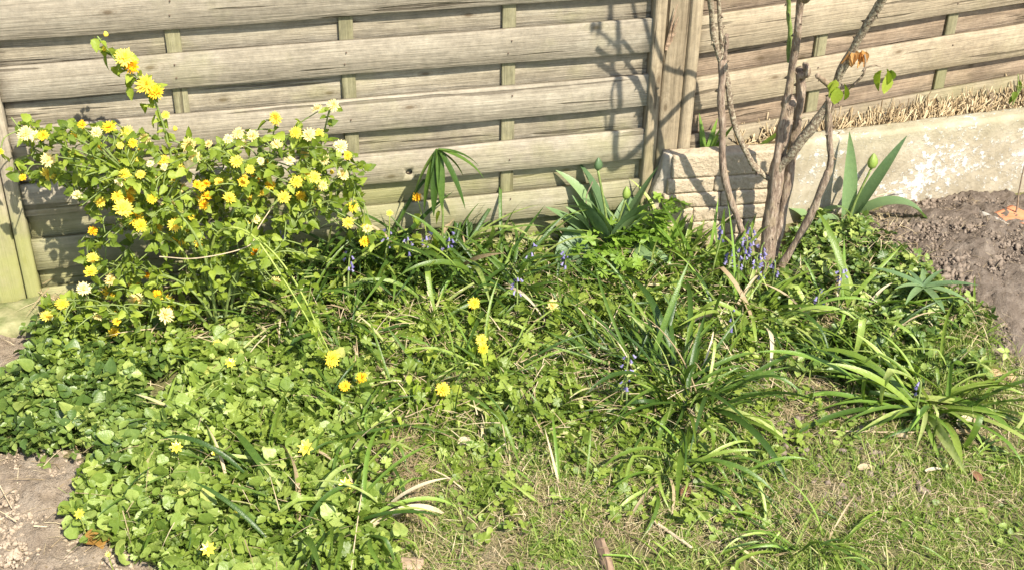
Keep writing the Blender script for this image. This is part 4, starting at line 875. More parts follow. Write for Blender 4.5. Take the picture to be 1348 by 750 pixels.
# palm-like drooping plant
pd = infront(577, 300, 0.10); pd[2] = gh(pd[0], pd[1]); top = infront(577, 198, 0.10)
e = empty('palm_seedling', pd, 'dark palm-like leaf drooping like a closed umbrella before the fence', 'palm leaf'); tl = Vector(top - pd)
v, t = tube_vt(smooth_path([(0, 0, 0), tl * 0.5 + Vector((0.01, 0, 0)), tl], 6), 0.003, 6); link('stem', mesh_from('stem', v, t, M['gstem']), e)
for az_, ln, L, bend, w in [(190, 2.55, 82, .35, .13), (215, 2.75, 90, .3, .13), (250, 2.85, 92, .2, .14), (285, 2.8, 84, .3, .14), (330, 2.5, 88, .35, .13), (350, 1.75, 74, .85, .13), (10, 1.7, 66, .9, .12), (40, 2.3, 66, .4, .12), (170, 2.7, 60, .3, .12), (300, 2.95, 72, .1, .14), (230, 2.95, 70, .1, .14)]:
    v, t = strapleaf(bend, w, 12, 'lance', 0, 0.1, 0, 0.3); link('leaflet', mesh_from('leaflet', v, t, M['dark']), e, leafM(math.radians(az_), ln, L / pxscale(top), tl))
# hellebore-like palmate leaf on the soil edge
def palmate(px, py, z, label, n=9, L=70, mat='glauc', name='hellebore_seedling'):
    top = at_z(px, py, z + 0.02); b = Vector((top[0] - 0.01, top[1] + 0.01, gh(top[0], top[1]) - 0.003)); e = empty(name, b, label, 'leafy seedling'); tl = Vector(top) - b
    v, t = tube_vt(smooth_path([(0, 0, 0), tl * .5, tl], 4), 0.002, 5); link('stem', mesh_from('stem', v, t, M['gstem']), e)
    for k in range(n):
        a = 2 * PI * k / n + random.uniform(-.15, .15); v, t = strapleaf(random.uniform(.4, .8), .16, 8, 'lance', 0, 0, 0, .25)
        link('leaflet', mesh_from('leaflet', v, t, M[mat]), e, leafM(a, random.uniform(1.0, 1.35), L / pxscale(top) * random.uniform(.6, 1.1), tl))
palmate(1215, 378, 0.07, 'spiky grey-green fingered leaf spreading over the edge of the dug soil', 9, 66)
palmate(1205, 350, 0.06, 'small fingered seedling standing in the dug soil', 5, 34)
palmate(1290, 478, 0.03, 'pale wilting seedling at the corner of the dug soil', 6, 26, 'mid', 'wilting_seedling')
# feathery herb
def herb(cx, cy, label, spots, mat='butter', sz=0.06):
    b = at_z(cx, cy); b[2] = gh(b[0], b[1]); e = empty('feathery_herb', b, label, 'herb', 'feathery herb plants'); rs = random.Random(int(cx))
    L5 = lobed(5, 3, 0.6, 7); L5b = lobed(7, 2, 0.65, 9); ms_ = [mesh_from('herb_leaflet', x[0], x[1], M['herb']) for x in (L5, L5b)]
    for sx, sy, z in spots:
        tp_ = Vector(at_z(sx, sy, z)) - Vector(b); v, t = tube_vt(smooth_path([(0, 0, 0), tp_ * .5 + Vector((0, 0, .02)), tp_], 4), 0.0017, 5); s_ = link('stalk', mesh_from('stalk', v, t, M['gstem']), e)
        for k in range(5):
            a = rs.uniform(0, 6.3); link('leaflet', rs.choice(ms_), s_, Matrix.Translation(tp_ + Vector((rs.gauss(0, .017), rs.gauss(0, .017), rs.gauss(0, .009)))) @ Matrix.Rotation(a, 4, 'Z') @ Matrix.Rotation(rs.gauss(.1, .45), 4, 'X') @ Matrix.Scale(sz * rs.uniform(.6, 1.1), 4))
M['herb'] = leafmat('herb_leaf', [(0, (0.08, 0.15, 0.016)), (0.5, (0.15, 0.25, 0.028)), (1, (0.24, 0.36, 0.05))], 0.4, 0.45, 0.4, True)
herb(840, 345, 'feathery bright green herb between the tulip clump and the stone block', [(812, 305, .09), (832, 296, .10), (850, 298, .11), (868, 275, .14), (872, 290, .12), (825, 315, .08), (850, 320, .08), (800, 322, .07), (870, 315, .09), (812, 335, .06), (878, 268, .14), (840, 310, .1)])
herb(800, 350, 'lower feathery herb spilling toward the middle of the bed', [(770, 330, .09), (790, 345, .07), (815, 350, .07), (775, 355, .05), (840, 350, .06)], sz=0.05)

# ------------------------------------------------------------------ yellow flowering shrub and its low shoots
def pompon(seed, mat, rows=4, n0=16, thin=0.11):
    rs = random.Random(seed); V = []; T = []
    for r in range(rows):
        n = n0 - r * 3; el_ = 0.02 + r * 0.36; L = 1.0 - 0.07 * r
        for k in range(n):
            a = 2 * PI * (k + 0.5 * (r % 2)) / n + rs.uniform(-.12, .12); e_ = el_ + rs.uniform(-.22, .22); l = L * rs.uniform(.8, 1.12); w = thin * rs.uniform(.8, 1.5)
            d = Vector((math.cos(a) * math.cos(e_), math.sin(a) * math.cos(e_), math.sin(e_))); s = Vector((-math.sin(a), math.cos(a), 0)); nn = d.cross(s)
            i = len(V); V += [tuple(d * .08 - s * w * .3), tuple(d * .08 + s * w * .3), tuple(d * l * .65 + s * w - nn * .06), tuple(d * l * .65 - s * w - nn * .06), tuple(d * l * .6 + nn * .02), tuple(d * l - nn * .0)]
            T += [(i, i + 1, i + 4), (i + 1, i + 2, i + 4), (i + 2, i + 5, i + 4), (i + 5, i + 3, i + 4), (i + 3, i, i + 4)]
    return mesh_from('pompon_flower', V, T, mat, smooth=False)
PM = {k: [pompon(i * 3 + j, M['fl_' + k]) for j in range(3)] for i, k in enumerate('yoc')}
LM = [mesh_from('shrub_leaf', *OV[k], M['keria_o']) for k in range(3)]
def toM(p, d, s, spin=0.0):      # +Z of the part along d
    return Matrix.Translation(p) @ Vector(d).to_track_quat('Z', 'Y').to_matrix().to_4x4() @ Matrix.Rotation(spin, 4, 'Z') @ Matrix.Scale(s, 4)
def groundclear(px, py, d, clear=0.03):  # keep a point above the soil: move it toward the camera if the ray would go under
    p = infront(px, py, d)
    while p[2] < clear: d += 0.01; p = infront(px, py, d)
    return Vector(p)
KB = at_z(292, 440); KB[2] = 0
K = empty('flowering_shrub', KB, 'big yellow pompon-flowered shrub sprawling against the wooden fence', 'shrub'); KBv = Vector(KB)
canes = [ # pixel path after the base, depth in front of the fence at each point
 [(262, 350, .20), (232, 235, .20), (215, 165, .20), (192, 112, .20), (160, 88, .2), (128, 48, .19)],
 [(235, 335, .16), (150, 265, .14), (65, 218, .11), (15, 155, .08)],
 [(300, 340, .16), (280, 235, .13), (250, 195, .12), (190, 178, .12), (100, 170, .10)],
 [(325, 330, .18), (345, 250, .15), (363, 160, .15)],
 [(345, 335, .16), (410, 225, .12), (425, 180, .12), (435, 138, .12)],
 [(330, 310, .22), (395, 240, .20), (450, 215, .17), (484, 302, .16)],
 [(225, 410, .22), (140, 375, .17), (75, 412, .17)],
 [(250, 380, .28), (180, 352, .22), (112, 352, .17)],
 [(285, 330, .30), (330, 310, .36), (385, 365, .42), (437, 470, .48)],
 [(280, 320, .32), (325, 305, .38), (375, 370, .46), (425, 455, .52)],
 [(240, 330, .26), (165, 285, .22), (85, 240, .16)],
 [(262, 300, .16), (200, 235, .12), (120, 188, .10), (40, 178, .09)],
 [(255, 410, .3), (215, 398, .3), (155, 428, .28)],
 [(240, 300, .25), (205, 290, .26), (180, 282, .26)],
 [(300, 300, .3), (345, 225, .26), (400, 178, .22)],
 [(310, 360, .3), (362, 330, .32), (410, 262, .26)],
 [(270, 340, .32), (235, 280, .32), (200, 250, .3), (160, 225, .28)],
]
skel = []
for ci, c in enumerate(canes):
    pts = [Vector((random.uniform(-.03, .03), random.uniform(-.03, .03), -0.01))] + [groundclear(*q) - KBv for q in c]
    path = smooth_path(pts, 8); nn = len(path); rad = [0.0036 - 0.0022 * i / nn for i in range(nn)]
    v, t = tube_vt(path, rad, 6, 0.08, ci); link('cane', mesh_from('cane', v, t, M['gstem'] if ci not in (8, 9, 10) else M['ystem']), K)
    skel += [(p, ci) for i, p in enumerate(path) if i > 4]
skp = np.array([p[:] for p, _ in skel]); skci = np.array([k for _, k in skel])
FL = [(164,76,'y',13),(174,88,'o',10),(192,112,'y',14),(205,121,'o',11),(218,152,'o',6),(34,176,'c',11),(45,179,'c',9),(57,179,'y',8),(104,177,'y',10),(108,164,'o',6),(127,175,'c',9),(144,168,'y',10),(167,174,'y',9),(192,182,'c',10),(131,194,'o',7),(129,208,'y',9),(158,192,'o',5),(64,211,'c',11),(63,230,'y',10),(175,189,'y',7),(216,212,'y',9),(248,191,'c',11),(256,207,'c',10),(284,203,'c',7),(238,223,'y',8),(218,233,'o',8),(164,230,'y',8),(171,250,'y',10),(155,259,'o',9),(239,248,'c',9),(130,265,'y',7),(311,213,'y',9),(313,176,'c',9),(333,179,'c',9),(363,156,'y',10),(389,175,'y',8),(418,144,'c',9),(439,139,'c',9),(407,178,'c',10),(420,176,'y',7),(364,191,'c',9),(346,212,'y',9),(358,223,'y',8),(338,232,'o',9),(356,244,'y',8),(381,212,'c',8),(401,203,'c',7),(390,240,'y',9),(402,230,'y',9),(414,234,'o',9),(428,211,'c',8),(449,193,'c',10),(457,205,'o',7),(452,230,'c',8),(302,261,'o',9),(408,263,'o',9),(374,260,'y',9),(162,274,'y',13),(179,286,'y',13),(170,262,'o',8),(207,299,'o',10),(234,276,'y',10),(230,296,'y',10),(234,318,'y',10),(246,307,'o',5),(122,304,'o',7),(122,340,'y',8),(119,358,'y',9),(110,380,'c',10),(146,368,'c',9),(145,385,'y',11),(82,400,'y',9),(62,416,'y',9),(176,372,'y',9),(179,395,'c',11),(207,388,'o',8),(220,398,'y',12),(218,414,'c',13),(148,413,'o',6),(154,423,'o',6),(150,436,'y',8),(129,416,'c',7),(362,370,'y',8),(437,472,'y',12),(464,272,'y',8),(458,293,'y',9),(484,302,'y',8),(480,318,'y',8),(478,300,'y',6),(300,183,'c',7),(320,190,'y',7),(275,190,'y',6),(185,230,'y',7),(200,262,'y',7),(262,262,'y',6),(288,240,'y',7),(320,240,'y',8),(330,262,'y',6),(250,285,'y',7),(194,362,'o',5),(425,245,'c',7),(396,258,'y',7),(345,255,'y',7),(185,297,'y',9),(0,200,'o',5),(30,234,'o',5)]
rsf = random.Random(77); FL += [(rsf.choice((rsf.gauss(200, 60), rsf.gauss(150, 30), rsf.uniform(240, 460))), rsf.gauss(245, 38), rsf.choice('yyoc'), rsf.uniform(5, 8.5)) for _ in range(34)]; FL = [f for f in FL if f[1] > 168 or f in FL[:92]]
rs = random.Random(8); camd = Vector(EYE) - KBv; nleaf = 0; Bulk = Acc(); bt = []
cent = Vector(groundclear(250, 300, .12)) - KBv
def add_leaf(p, d, s, tgt):
    # leaf growing from p along direction d
    global nleaf
    d = Vector(d).normalized(); up = Vector((rs.gauss(0.15, .5), rs.gauss(-0.45, .5), rs.gauss(.75, .4))); x = d.cross(up)
    if x.length < 1e-3: return
    x.normalize(); z = x.cross(d); R = Matrix((x, d, z)).transposed()
    if nleaf < 290 and tgt:
        nleaf += 1; link('leaf', rs.choice(LM), K, Matrix.Translation(p) @ R.to_4x4() @ Matrix.Scale(s, 4))
    else: bt.append((np.array(R) * s, np.array(p[:]), rs.randrange(3), rs.random()))
twV, twT = [], []
def twig(a, b, r=0.0012, sag=0.02):
    mid = (a + b) / 2 + Vector((rs.gauss(0, .012), rs.gauss(0, .01), sag * rs.uniform(.2, 1))); path = smooth_path([a, mid, b], 4)
    v, t = tube_vt(path, [r * 1.3] * (len(path) - 2) + [r, r], 4, cap=False); o = len(twV); twT.extend([tuple(i + o for i in q) for q in t]); twV.extend(v); return path
def nearest(p, pen=0.5):
    d = ((skp - np.array(p[:])) ** 2).sum(1) + (skci == 0) * 9.0 * (skp[:, 2] > .45) + pen * np.maximum(0, skp[:, 2] - p[2] + 0.02) ** 2; j = np.argsort(d)[:6]; return Vector(skp[rs.choice(list(j))])
for fi, (fx, fy, kd, r) in enumerate(FL):
    d = .20 if fy < 135 and fx < 230 else (rs.uniform(.10, .2) if fx < 70 else rs.uniform(.14, .32))
    if fx == 437: d = .48
    p = groundclear(fx, fy, d, .05) - KBv; path = twig(min([a for a, k in skel if k == 0], key=lambda a: (a - p).length) if fy < 135 and fx < 240 else nearest(p), p - Vector((0, 0, .006)))
    face = (camd - p).normalized() * 0.8 + Vector((rs.gauss(.1, .35), rs.gauss(0, .3), rs.gauss(.45, .35)))
    rr = r / pxscale(p + KBv) * 1.06; kd2 = 'c' if (kd == 'y' and rs.random() < .12) else ('y' if kd == 'o' and rs.random() < .45 else kd); p = p + (camd - p).normalized() * rs.uniform(.01, .035)
    link('flower', rs.choice(PM[kd2]), K, toM(p, face, rr, rs.uniform(0, 6)))
    for k in range(rs.randint(2, 4)):
        a = path[rs.randrange(2, len(path))]; add_leaf(a, (rs.gauss(0, 1), rs.gauss(-.3, .8), rs.gauss(-.1, .7)), rs.uniform(.020, .038), k < 2)
KP = [((5, 150), (60, 150), (60, 260), (10, 230)), ((60, 160), (200, 165), (200, 250), (60, 250)), ((100, 200), (340, 200), (340, 300), (100, 300)), ((110, 300), (430, 290), (400, 400), (110, 390)),
      ((60, 395), (250, 395), (250, 450), (60, 440)), ((250, 180), (470, 180), (480, 280), (260, 290)), ((400, 190), (480, 190), (490, 320), (440, 320))]
KN = [14, 40, 125, 160, 75, 80, 18]
for poly, n in zip(KP, KN):
    P0 = np.array(poly, float); lo, hi = P0.min(0), P0.max(0); c = 0
    while c < n:
        q = np.array([[rs.uniform(lo[0], hi[0]), rs.uniform(lo[1], hi[1])]])
        if not inpoly(q, poly)[0]: continue
        c += 1; p = groundclear(q[0, 0], q[0, 1], rs.uniform(.05, .14) if q[0, 0] < 70 else rs.uniform(.06, .34), .04) - KBv
        path = twig(nearest(p), p); 
        for k in range(rs.randint(3, 5)):
            a = path[rs.randrange(3, len(path))]; add_leaf(a, (rs.gauss(0, 1), rs.gauss(-.3, .8), rs.gauss(.0, .7)), rs.uniform(.016, .034), rs.random() < 0.2)
for ci, c in enumerate(canes):        # leaves in pairs along the canes
    pp = [p for p, k in skel if k == ci]
    for p in pp[::2]: 
        for _ in (0, 1): add_leaf(p, (rs.gauss(0, 1), rs.gauss(-.4, .6), rs.gauss(.1, .6)), rs.uniform(.016, .030), False)
for k in range(3):
    q = [b for b in bt if b[2] == k]; Bulk.add(OV[k], np.array([b[0] for b in q]), np.array([b[1] for b in q]), np.array([b[3] for b in q]))
Bulk.build('foliage', M['keria_b'], K); link('twigs', mesh_from('twigs', twV, twT, M['gstem']), K, kind='stuff')
budm = bud_mesh(M['fl_y'], 0.4, 1.0)
for bx, by_ in [(140, 48), (138, 67), (126, 240), (437, 229), (158, 194), (246, 305), (184, 198), (231, 172)]:
    p = groundclear(bx, by_, .19 if by_ < 70 else .2) - KBv; link('bud', budm, K, toM(p, (0, -.3, 1), 0.013))
for lx, ly in [(135, 60), (148, 60), (140, 72), (150, 85), (168, 100), (172, 112), (186, 135), (205, 150), (215, 170), (124, 48)]:
    p = groundclear(lx, ly, .19) - KBv; add_leaf(p, (rs.gauss(0, 1), -.4, rs.gauss(0, .6)), .034, False) if False else link('leaf', rs.choice(LM), K, leafM(rs.uniform(0, 6), rs.uniform(.8, 1.6), .034, p))
# loose pale tendril (string-like dry stem) in the shrub
v, t = tube_vt(smooth_path([groundclear(*q) - KBv for q in ((210, 338, .3), (260, 340, .35), (325, 325, .35), (340, 300, .3), (360, 270, .26))], 6), 0.0013, 5); link('dry_stem', mesh_from('dry_stem', v, t, M['stick']), K)
# low shoots with single blossoms
def shoot(fx, fy, z, kd, r, label, nl=9, seed=0, spread=.05, mat='keria_y', second=None):
    rs2 = random.Random(seed + int(fx)); top = Vector(at_z(fx, fy, z)); b = Vector((top.x + rs2.uniform(-.03, .03), top.y + rs2.uniform(-.01, .03), gh(top.x, top.y) - .003)); e = empty('shrub_shoot', b, label, 'flowering shoot', 'low flowering shoots of the shrub')
    tl = top - b; path = smooth_path([(0, 0, 0), tl * .5 + Vector((.008, 0, .01)), tl], 6); v, t = tube_vt(path, 0.0015, 5); link('stem', mesh_from('stem', v, t, M['ystem']), e)
    link('flower', rs2.choice(PM[kd]), e, toM(tl, (rs2.gauss(.1, .3), -.7, .8), r / pxscale(top), rs2.uniform(0, 6)))
    if second: q = Vector(at_z(second[0], second[1], z * .8)) - b; link('flower', rs2.choice(PM[second[2]]), e, toM(q, (.1, -.7, .8), second[3] / pxscale(top)))
    for k in range(nl):
        p = path[rs2.randrange(3, len(path))] + Vector((rs2.gauss(0, spread * .4), rs2.gauss(-.01, spread * .4), rs2.gauss(-.012, .012))); link('leaf', rs2.choice(LY), e, leafM(rs2.uniform(0, 6.3), rs2.uniform(.9, 1.6), rs2.uniform(.028, .045), p))
M['keria_y'] = leafmat('young_shrub_leaf', [(0, (0.20, 0.30, 0.03)), (0.5, (0.32, 0.42, 0.05)), (1, (0.42, 0.48, 0.08))], 0.42, 0.5, 0.3, True)
LY = [mesh_from('young_leaf', *OV[k], M['keria_y']) for k in range(3)]
for a in [(624, 399, .10, 'y', 9, 'yellow shoot blossom near the pale arching leaves, upper of the centre pair', 7), (634, 447, .08, 'y', 9, 'two-flowered yellow-green shoot in the centre of the bed', 8), (727, 402, .08, 'c', 10, 'solitary pale yellow blossom between bluebell clumps', 4),
          (476, 497, .08, 'o', 9, 'orange-yellow blossom on a shoot above the rounded-leaf carpet', 9), (454, 508, .07, 'y', 9, 'yellow blossom beside the orange-yellow one over the rounded leaves', 8), (583, 512, .08, 'y', 11, 'large ragged yellow blossom on a shoot at the inner edge of the middle bed', 9),
          (549, 260, .22, 'o', 7, 'small orange blossom on a tall shoot next to the palm-like leaf', 8), (513, 281, .20, 'y', 5, 'tiny yellow blossom on a tall shoot against the fence', 7), (286, 452, .06, 'y', 6, 'tiny orange blossom low in the shade of the shrub', 3)]:
    shoot(*a, second=(636, 459, 'y', 8) if a[0] == 634 else None)
for i, (px, py, n) in enumerate([(540, 545, 16), (500, 540, 12), (455, 400, 12), (600, 300, 12), (690, 350, 12), (520, 590, 9), (560, 480, 10), (480, 450, 12), (745, 370, 8), (430, 625, 10), (530, 330, 12)]):     # leafy shoots without blossom
    p = at_z(px, py); p[2] = gh(p[0], p[1]); e = empty('leafy_shoot', p, ['yellow-green leafy shoot over the twiggy hollow', 'yellow-green leafy shoot below the orange-yellow blossom', 'pale leafy shoot at the open side of the shrub', 'leafy shoot against the fence foot past the palm-like leaf', 'yellowish leafy shoot among bluebells at the fence foot', 'low leafy shoot beside the broken stick', 'leafy shoot above the ragged yellow blossom', 'leafy shoot under the drooping shrub stems', 'leafy shoot near the solitary pale blossom', 'leafy shoot in the rounded-leaf carpet', 'leafy shoot in front of the palm-like plant'][i], 'leafy shoot', 'young leafy shoots')
    rs2 = random.Random(i); h = rs2.uniform(.05, .09); v, t = tube_vt(smooth_path([(0, 0, 0), (.01, 0, h * .5), (.02, -.01, h)], 4), 0.0014, 5); link('stem', mesh_from('stem', v, t, M['ystem']), e)
    for k in range(n): link('leaf', rs2.choice(LY), e, leafM(rs2.uniform(0, 6.3), rs2.uniform(.9, 1.5), rs2.uniform(.025, .045), (rs2.gauss(.01, .028), rs2.gauss(0, .028), rs2.uniform(.25, 1) * h)))

# ------------------------------------------------------------------ celandine flowers
def star_mesh(n=8):
    V = []; T = []
    for k in range(n):
        a = 2 * PI * k / n; w = .22; d = Vector((math.cos(a), math.sin(a), 0)); s = Vector((-math.sin(a), math.cos(a), 0)); i = len(V)
        V += [tuple(d * .12), tuple(d * .55 + s * w + Vector((0, 0, .16))), tuple(d * 1.0 + Vector((0, 0, .2))), tuple(d * .55 - s * w + Vector((0, 0, .16))), tuple(d * .55 + Vector((0, 0, .08)))]
        T += [(i, i + 4, i + 1), (i + 1, i + 4, i + 2), (i + 2, i + 4, i + 3), (i + 3, i + 4, i)]
    return mesh_from('petals', V, T, M['fl_l'])
STAR = star_mesh(); DISC = bud_mesh(M['fl_o'], .22, .2)
for i, (px, py, r, lab) in enumerate([(403, 589, 12, 'round glossy yellow flower high in the rounded-leaf carpet'), (455, 637, 10, 'yellow flower where the carpet meets the long near leaves'), (274, 722, 11, 'eight-petalled yellow flower at the near rim of the carpet'), (232, 588, 9, 'yellow flower at the upper rim of the carpet beside an arching leaf'),
        (105, 676, 8, 'yellow flower hanging over the pale soil'), (303, 477, 8, 'yellow flower below the shrub, topmost in the carpet'), (193, 595, 5, 'half-open yellow flower at the dark leaf edge'), (142, 729, 4, 'tiny yellow flower fallen on the pale soil'), (281, 596, 4, 'small half-hidden yellow flower'), (310, 676, 5, 'small faded orange flower in the carpet')]):
    z = .075 if i < 6 else .05; t_ = Vector(at_z(px, py, z)); b = Vector((t_.x, t_.y + .01, gh(t_.x, t_.y))); e = empty('celandine_flower', b, lab, 'yellow flower', 'celandine flowers'); tl = t_ - b
    v, t = tube_vt(smooth_path([(0, 0, 0), tl * .5, tl], 3), .0012, 5); link('stem', mesh_from('stem', v, t, M['ystem']), e)
    MM = toM(tl, (random.gauss(0, .3), -.6, .8), r / pxscale(t_), random.uniform(0, 1)); link('petals', STAR, e, MM); link('flower_centre', DISC, e, MM)

# ------------------------------------------------------------------ rose
def rp(px, py, y):      # point on the pixel's ray at distance y from the camera along Y
    d = ray(px, py); return Vector(EYE + d * (y / d[1]))
RB = at_z(1008, 352); RBv = Vector((RB[0], RB[1], 0)); RO = empty('rose_bush', RBv, 'old thorny rose with thick bare brown stems in front of the stone block', 'rose bush')
def cast(px, py, y):      # the point at distance y whose shadow falls on the fence where the photograph shows it
    q = at_plane(px, py, NA, DA); t = (q[1] - y) / -SUN.y; return Vector(q) + SUN * t
def rose(name, pts, r0, r1, mat='bark', thorns=0, seed=0, knots=0.30, n=12, parent=RO):
    rs2 = random.Random(seed); path = smooth_path([Vector(p) - RBv for p in pts], 10); nn = len(path)
    rad = [(r0 + (r1 - r0) * i / (nn - 1)) * (1 + knots * mnoise.noise(Vector((i * .23, seed * 7.1, 0)))) for i in range(nn)]
    for i in range(1, nn): path[i] = path[i] + Vector((mnoise.noise(Vector((i * .2, seed, 1))), mnoise.noise(Vector((i * .2, seed, 5))), 0)) * 0.003
    v, t = tube_vt(path, rad, n, .07, seed); c = link(name, mesh_from(name, v, t, M[mat]), parent)
    tv, tt = [], []
    for k in range(thorns):
        i = rs2.randrange(2, nn - 2); d = (path[i + 1] - path[i]).normalized(); a = d.cross(Vector((rs2.gauss(0, 1), rs2.gauss(0, 1), rs2.gauss(0, 1)))).normalized(); r = rad[i]; o = len(tv)
        s = d.cross(a); b = path[i] + a * r * .9; h = .0085
        tv += [tuple(b + d * .006), tuple(b - d * .005), tuple(b + s * .0018), tuple(b - s * .0018), tuple(b + a * h - d * .003)]; tt += [(o, o + 2, o + 4), (o + 2, o + 1, o + 4), (o + 1, o + 3, o + 4), (o + 3, o, o + 4)]
    if tv: link('thorns', mesh_from('thorns', tv, tt, M['bark']), c, kind='stuff')
    return c
yb = RB[1]
rose('trunk', [rp(1008, 362, yb), rp(1012, 310, yb), rp(1022, 230, yb), rp(1035, 160, yb - .01), rp(1040, 128, yb - .01)], .0195, .0155, thorns=5, seed=1)
rose('trunk', [rp(1018, 335, yb + .02), rp(1030, 280, yb + .03), rp(1043, 200, yb + .03), rp(1053, 130, yb + .02), rp(1054, 90, yb + .02)], .013, .012, seed=2, thorns=4)
rose('cane', [rp(1008, 345, yb - .005), rp(1026, 185, yb - .02), rp(1040, 110, yb - .03), rp(1050, 40, yb - .06), rp(1055, -5, yb - .10), cast(815, 215, 2.53), cast(816, 130, 2.5), cast(814, 62, 2.49), cast(812, -30, 2.48)], .010, .006, thorns=18, seed=3)
rose('green_cane', [rp(1039, 82, yb - .02), rp(1039, 30, yb - .03), rp(1037, -10, yb - .05), rp(1034, -90, yb - .16), Vector((.60, 2.50, 1.45))], .0055, .0045, 'gstem', 9, 4, .05)
rose('cane', [rp(1022, 225, yb - .01), rp(1048, 195, yb - .04), rp(1088, 140, yb - .07), rp(1112, 85, yb - .10), rp(1140, 35, yb - .14), rp(1164, -5, yb - .18), rp(1190, -70, yb - .28)], .0125, .0085, 'lichen', 12, 5)
rose('cane', [rp(1016, 238, yb), rp(990, 215, yb - .005), rp(966, 160, yb - .02), rp(956, 100, yb - .03), rp(951, 80, yb - .03)], .0078, .007, 'lichen', 10, 6)
rose('cane', [rp(990, 335, yb + .01), rp(972, 290, yb - .01), rp(954, 235, yb - .03), rp(950, 150, yb - .035), rp(951, 78, yb - .03)], .0085, .0095, 'bark', 8, 7)
rose('cane', [rp(951, 88, yb - .03), rp(940, 50, yb - .04), rp(935, 0, yb - .07), rp(928, -90, yb - .17)], .008, .005, 'lichen', 8, 8)
rose('cane', [rp(952, 86, yb - .03), rp(949, 45, yb - .035), rp(946, 0, yb - .05), rp(946, -80, yb - .12)], .006, .004, 'lichen', 8, 9)
rose('stub', [rp(953, 80, yb - .03), rp(956, 62, yb - .035), rp(957, 46, yb - .04)], .006, .0045, 'bark', 2, 10)
rose('cane', [rp(1022, 362, yb - .02), rp(1058, 300, yb - .04), rp(1086, 238, yb - .06), rp(1093, 215, yb - .06), rp(1091, 170, yb - .07), rp(1091, 128, yb - .08)], .0098, .0075, 'bark', 6, 11)
rose('stub', [rp(1054, 100, yb + .01), rp(1062, 96, yb), rp(1061, 84, yb)], .012, .0075, 'bark', 0, 12)
rose('stub', [rp(1095, 115, yb - .08), rp(1083, 106, yb - .09), rp(1076, 100, yb - .10)], .008, .005, 'twig', 0, 13)
sh = rose('side_shoot', [rp(1091, 150, yb - .075), rp(1105, 128, yb - .09), rp(1130, 106, yb - .12), rp(1139, 92, yb - .13), rp(1138, 72, yb - .13)], .0038, .002, 'twig', 6, 14, .05)
rose('side_shoot', [rp(1139, 89, yb - .13), rp(1150, 87, yb - .135), rp(1160, 88, yb - .14)], .0016, .0012, 'twig', 0, 15, .05)
RL = [mesh_from('rose_leaf', *ovate(5, .72, .05, .2, .2, .04, .5), M['keria_o'])]; OLf = mesh_from('orange_leaflet', *OV[2], M['orangeleaf'])
for px, py, yaw_, s in [(1160, 92, 190, 30), (1168, 90, 10, 24), (1167, 97, -60, 28), (1174, 92, 60, 18), (1098, 108, 170, 24), (1102, 114, -80, 25), (1112, 110, 10, 24), (1100, 105, 100, 22)]:
    p = rp(px, py, yb - .14); link('leaf', RL[0], RO, leafM(math.radians(yaw_), 1.25 + random.uniform(-.2, .2), s / pxscale(p), p - RBv))
for k in range(9): p = rp(1120 + k * 2.6, 66 + random.uniform(-3, 3), yb - .12); link('young_leaf', OLf, RO, leafM(random.uniform(-2.5, -.6), random.uniform(1.2, 2.2), random.uniform(16, 26) / pxscale(p), p - RBv))
# upper crown of the rose, above the picture; it throws the forked shadow on the fence
rose('cane', [cast(814, 64, 2.49), cast(798, 50, 2.48), cast(783, 40, 2.47)], .0045, .003, 'gstem', 3, 21, .05)
rose('cane', [cast(815, 95, 2.495), cast(806, 118, 2.50), cast(806, 170, 2.51)], .004, .003, 'bark', 3, 22, .05)
for k in range(5): link('leaf', RL[0], RO, leafM(random.uniform(0, 6), random.uniform(.8, 1.6), .028, cast(783 + random.uniform(-5, 8), 26 + random.uniform(-8, 8), 2.47) - RBv))

# ------------------------------------------------------------------ small loose things
def stick(pts, r0, r1, label, mat='stick', name='stick', cat='stick', n=7, group=None):
    P = [Vector(p) for p in pts]; o = P[0].copy(); path = smooth_path([p - o for p in P], 6); nn = len(path)
    v, t = tube_vt(path, [r0 + (r1 - r0) * i / (nn - 1) for i in range(nn)], n, .08, int(r0 * 1e5)); ob = link(name, mesh_from(name, v, t, M[mat]), None, Matrix.Translation(o)); return tag(ob, label, cat, group)
def gp_(px, py, z=.012): q = at_z(px, py, z); return Vector((q[0], q[1], gh(q[0], q[1]) + z))
stick([gp_(849, 679), gp_(880, 700), gp_(911, 722)], .0038, .003, 'pale peeled stick lying on the lawn below the drooping clump')
stick([gp_(500, 598), gp_(530, 640), gp_(558, 668)], .0045, .003, 'brown broken stick across the bare twiggy hollow', 'twig')
stick([gp_(461, 752, .05), gp_(468, 700, .06), gp_(477, 640, .07)], .0013, .001, 'long straight dry stem rising through the near long leaves')
stick([gp_(770, 494, .02), gp_(795, 445, .05), gp_(817, 398, .09)], .0018, .001, 'straight dry stalk leaning behind the biggest clump', 'stick')
stick([gp_(825, 414, .07), gp_(900, 445, .06), gp_(1010, 500, .03)], .0013, .001, 'long thin straw stalk crossing behind the biggest clump')
stick([gp_(985, 478, .02), gp_(1045, 520, .02), gp_(1095, 556, .01)], .0014, .001, 'thin straw pointing from the big clump toward the lawn')
stick([gp_(1090, 566), gp_(1160, 568), gp_(1240, 566)], .0013, .001, 'straight straw lying level on the lawn under the broad-leaved clump')
stick([gp_(45, 693), gp_(80, 695), gp_(120, 697)], .0018, .001, 'pale straight twig on the dry soil near the hanging flower')
stick([gp_(0, 640), gp_(8, 655), gp_(16, 670)], .0016, .001, 'short straw on the pale soil at the frame edge')
stick([gp_(145, 733), gp_(165, 718), gp_(205, 709)], .0022, .0012, 'curved bleached root at the near rim of the carpet')
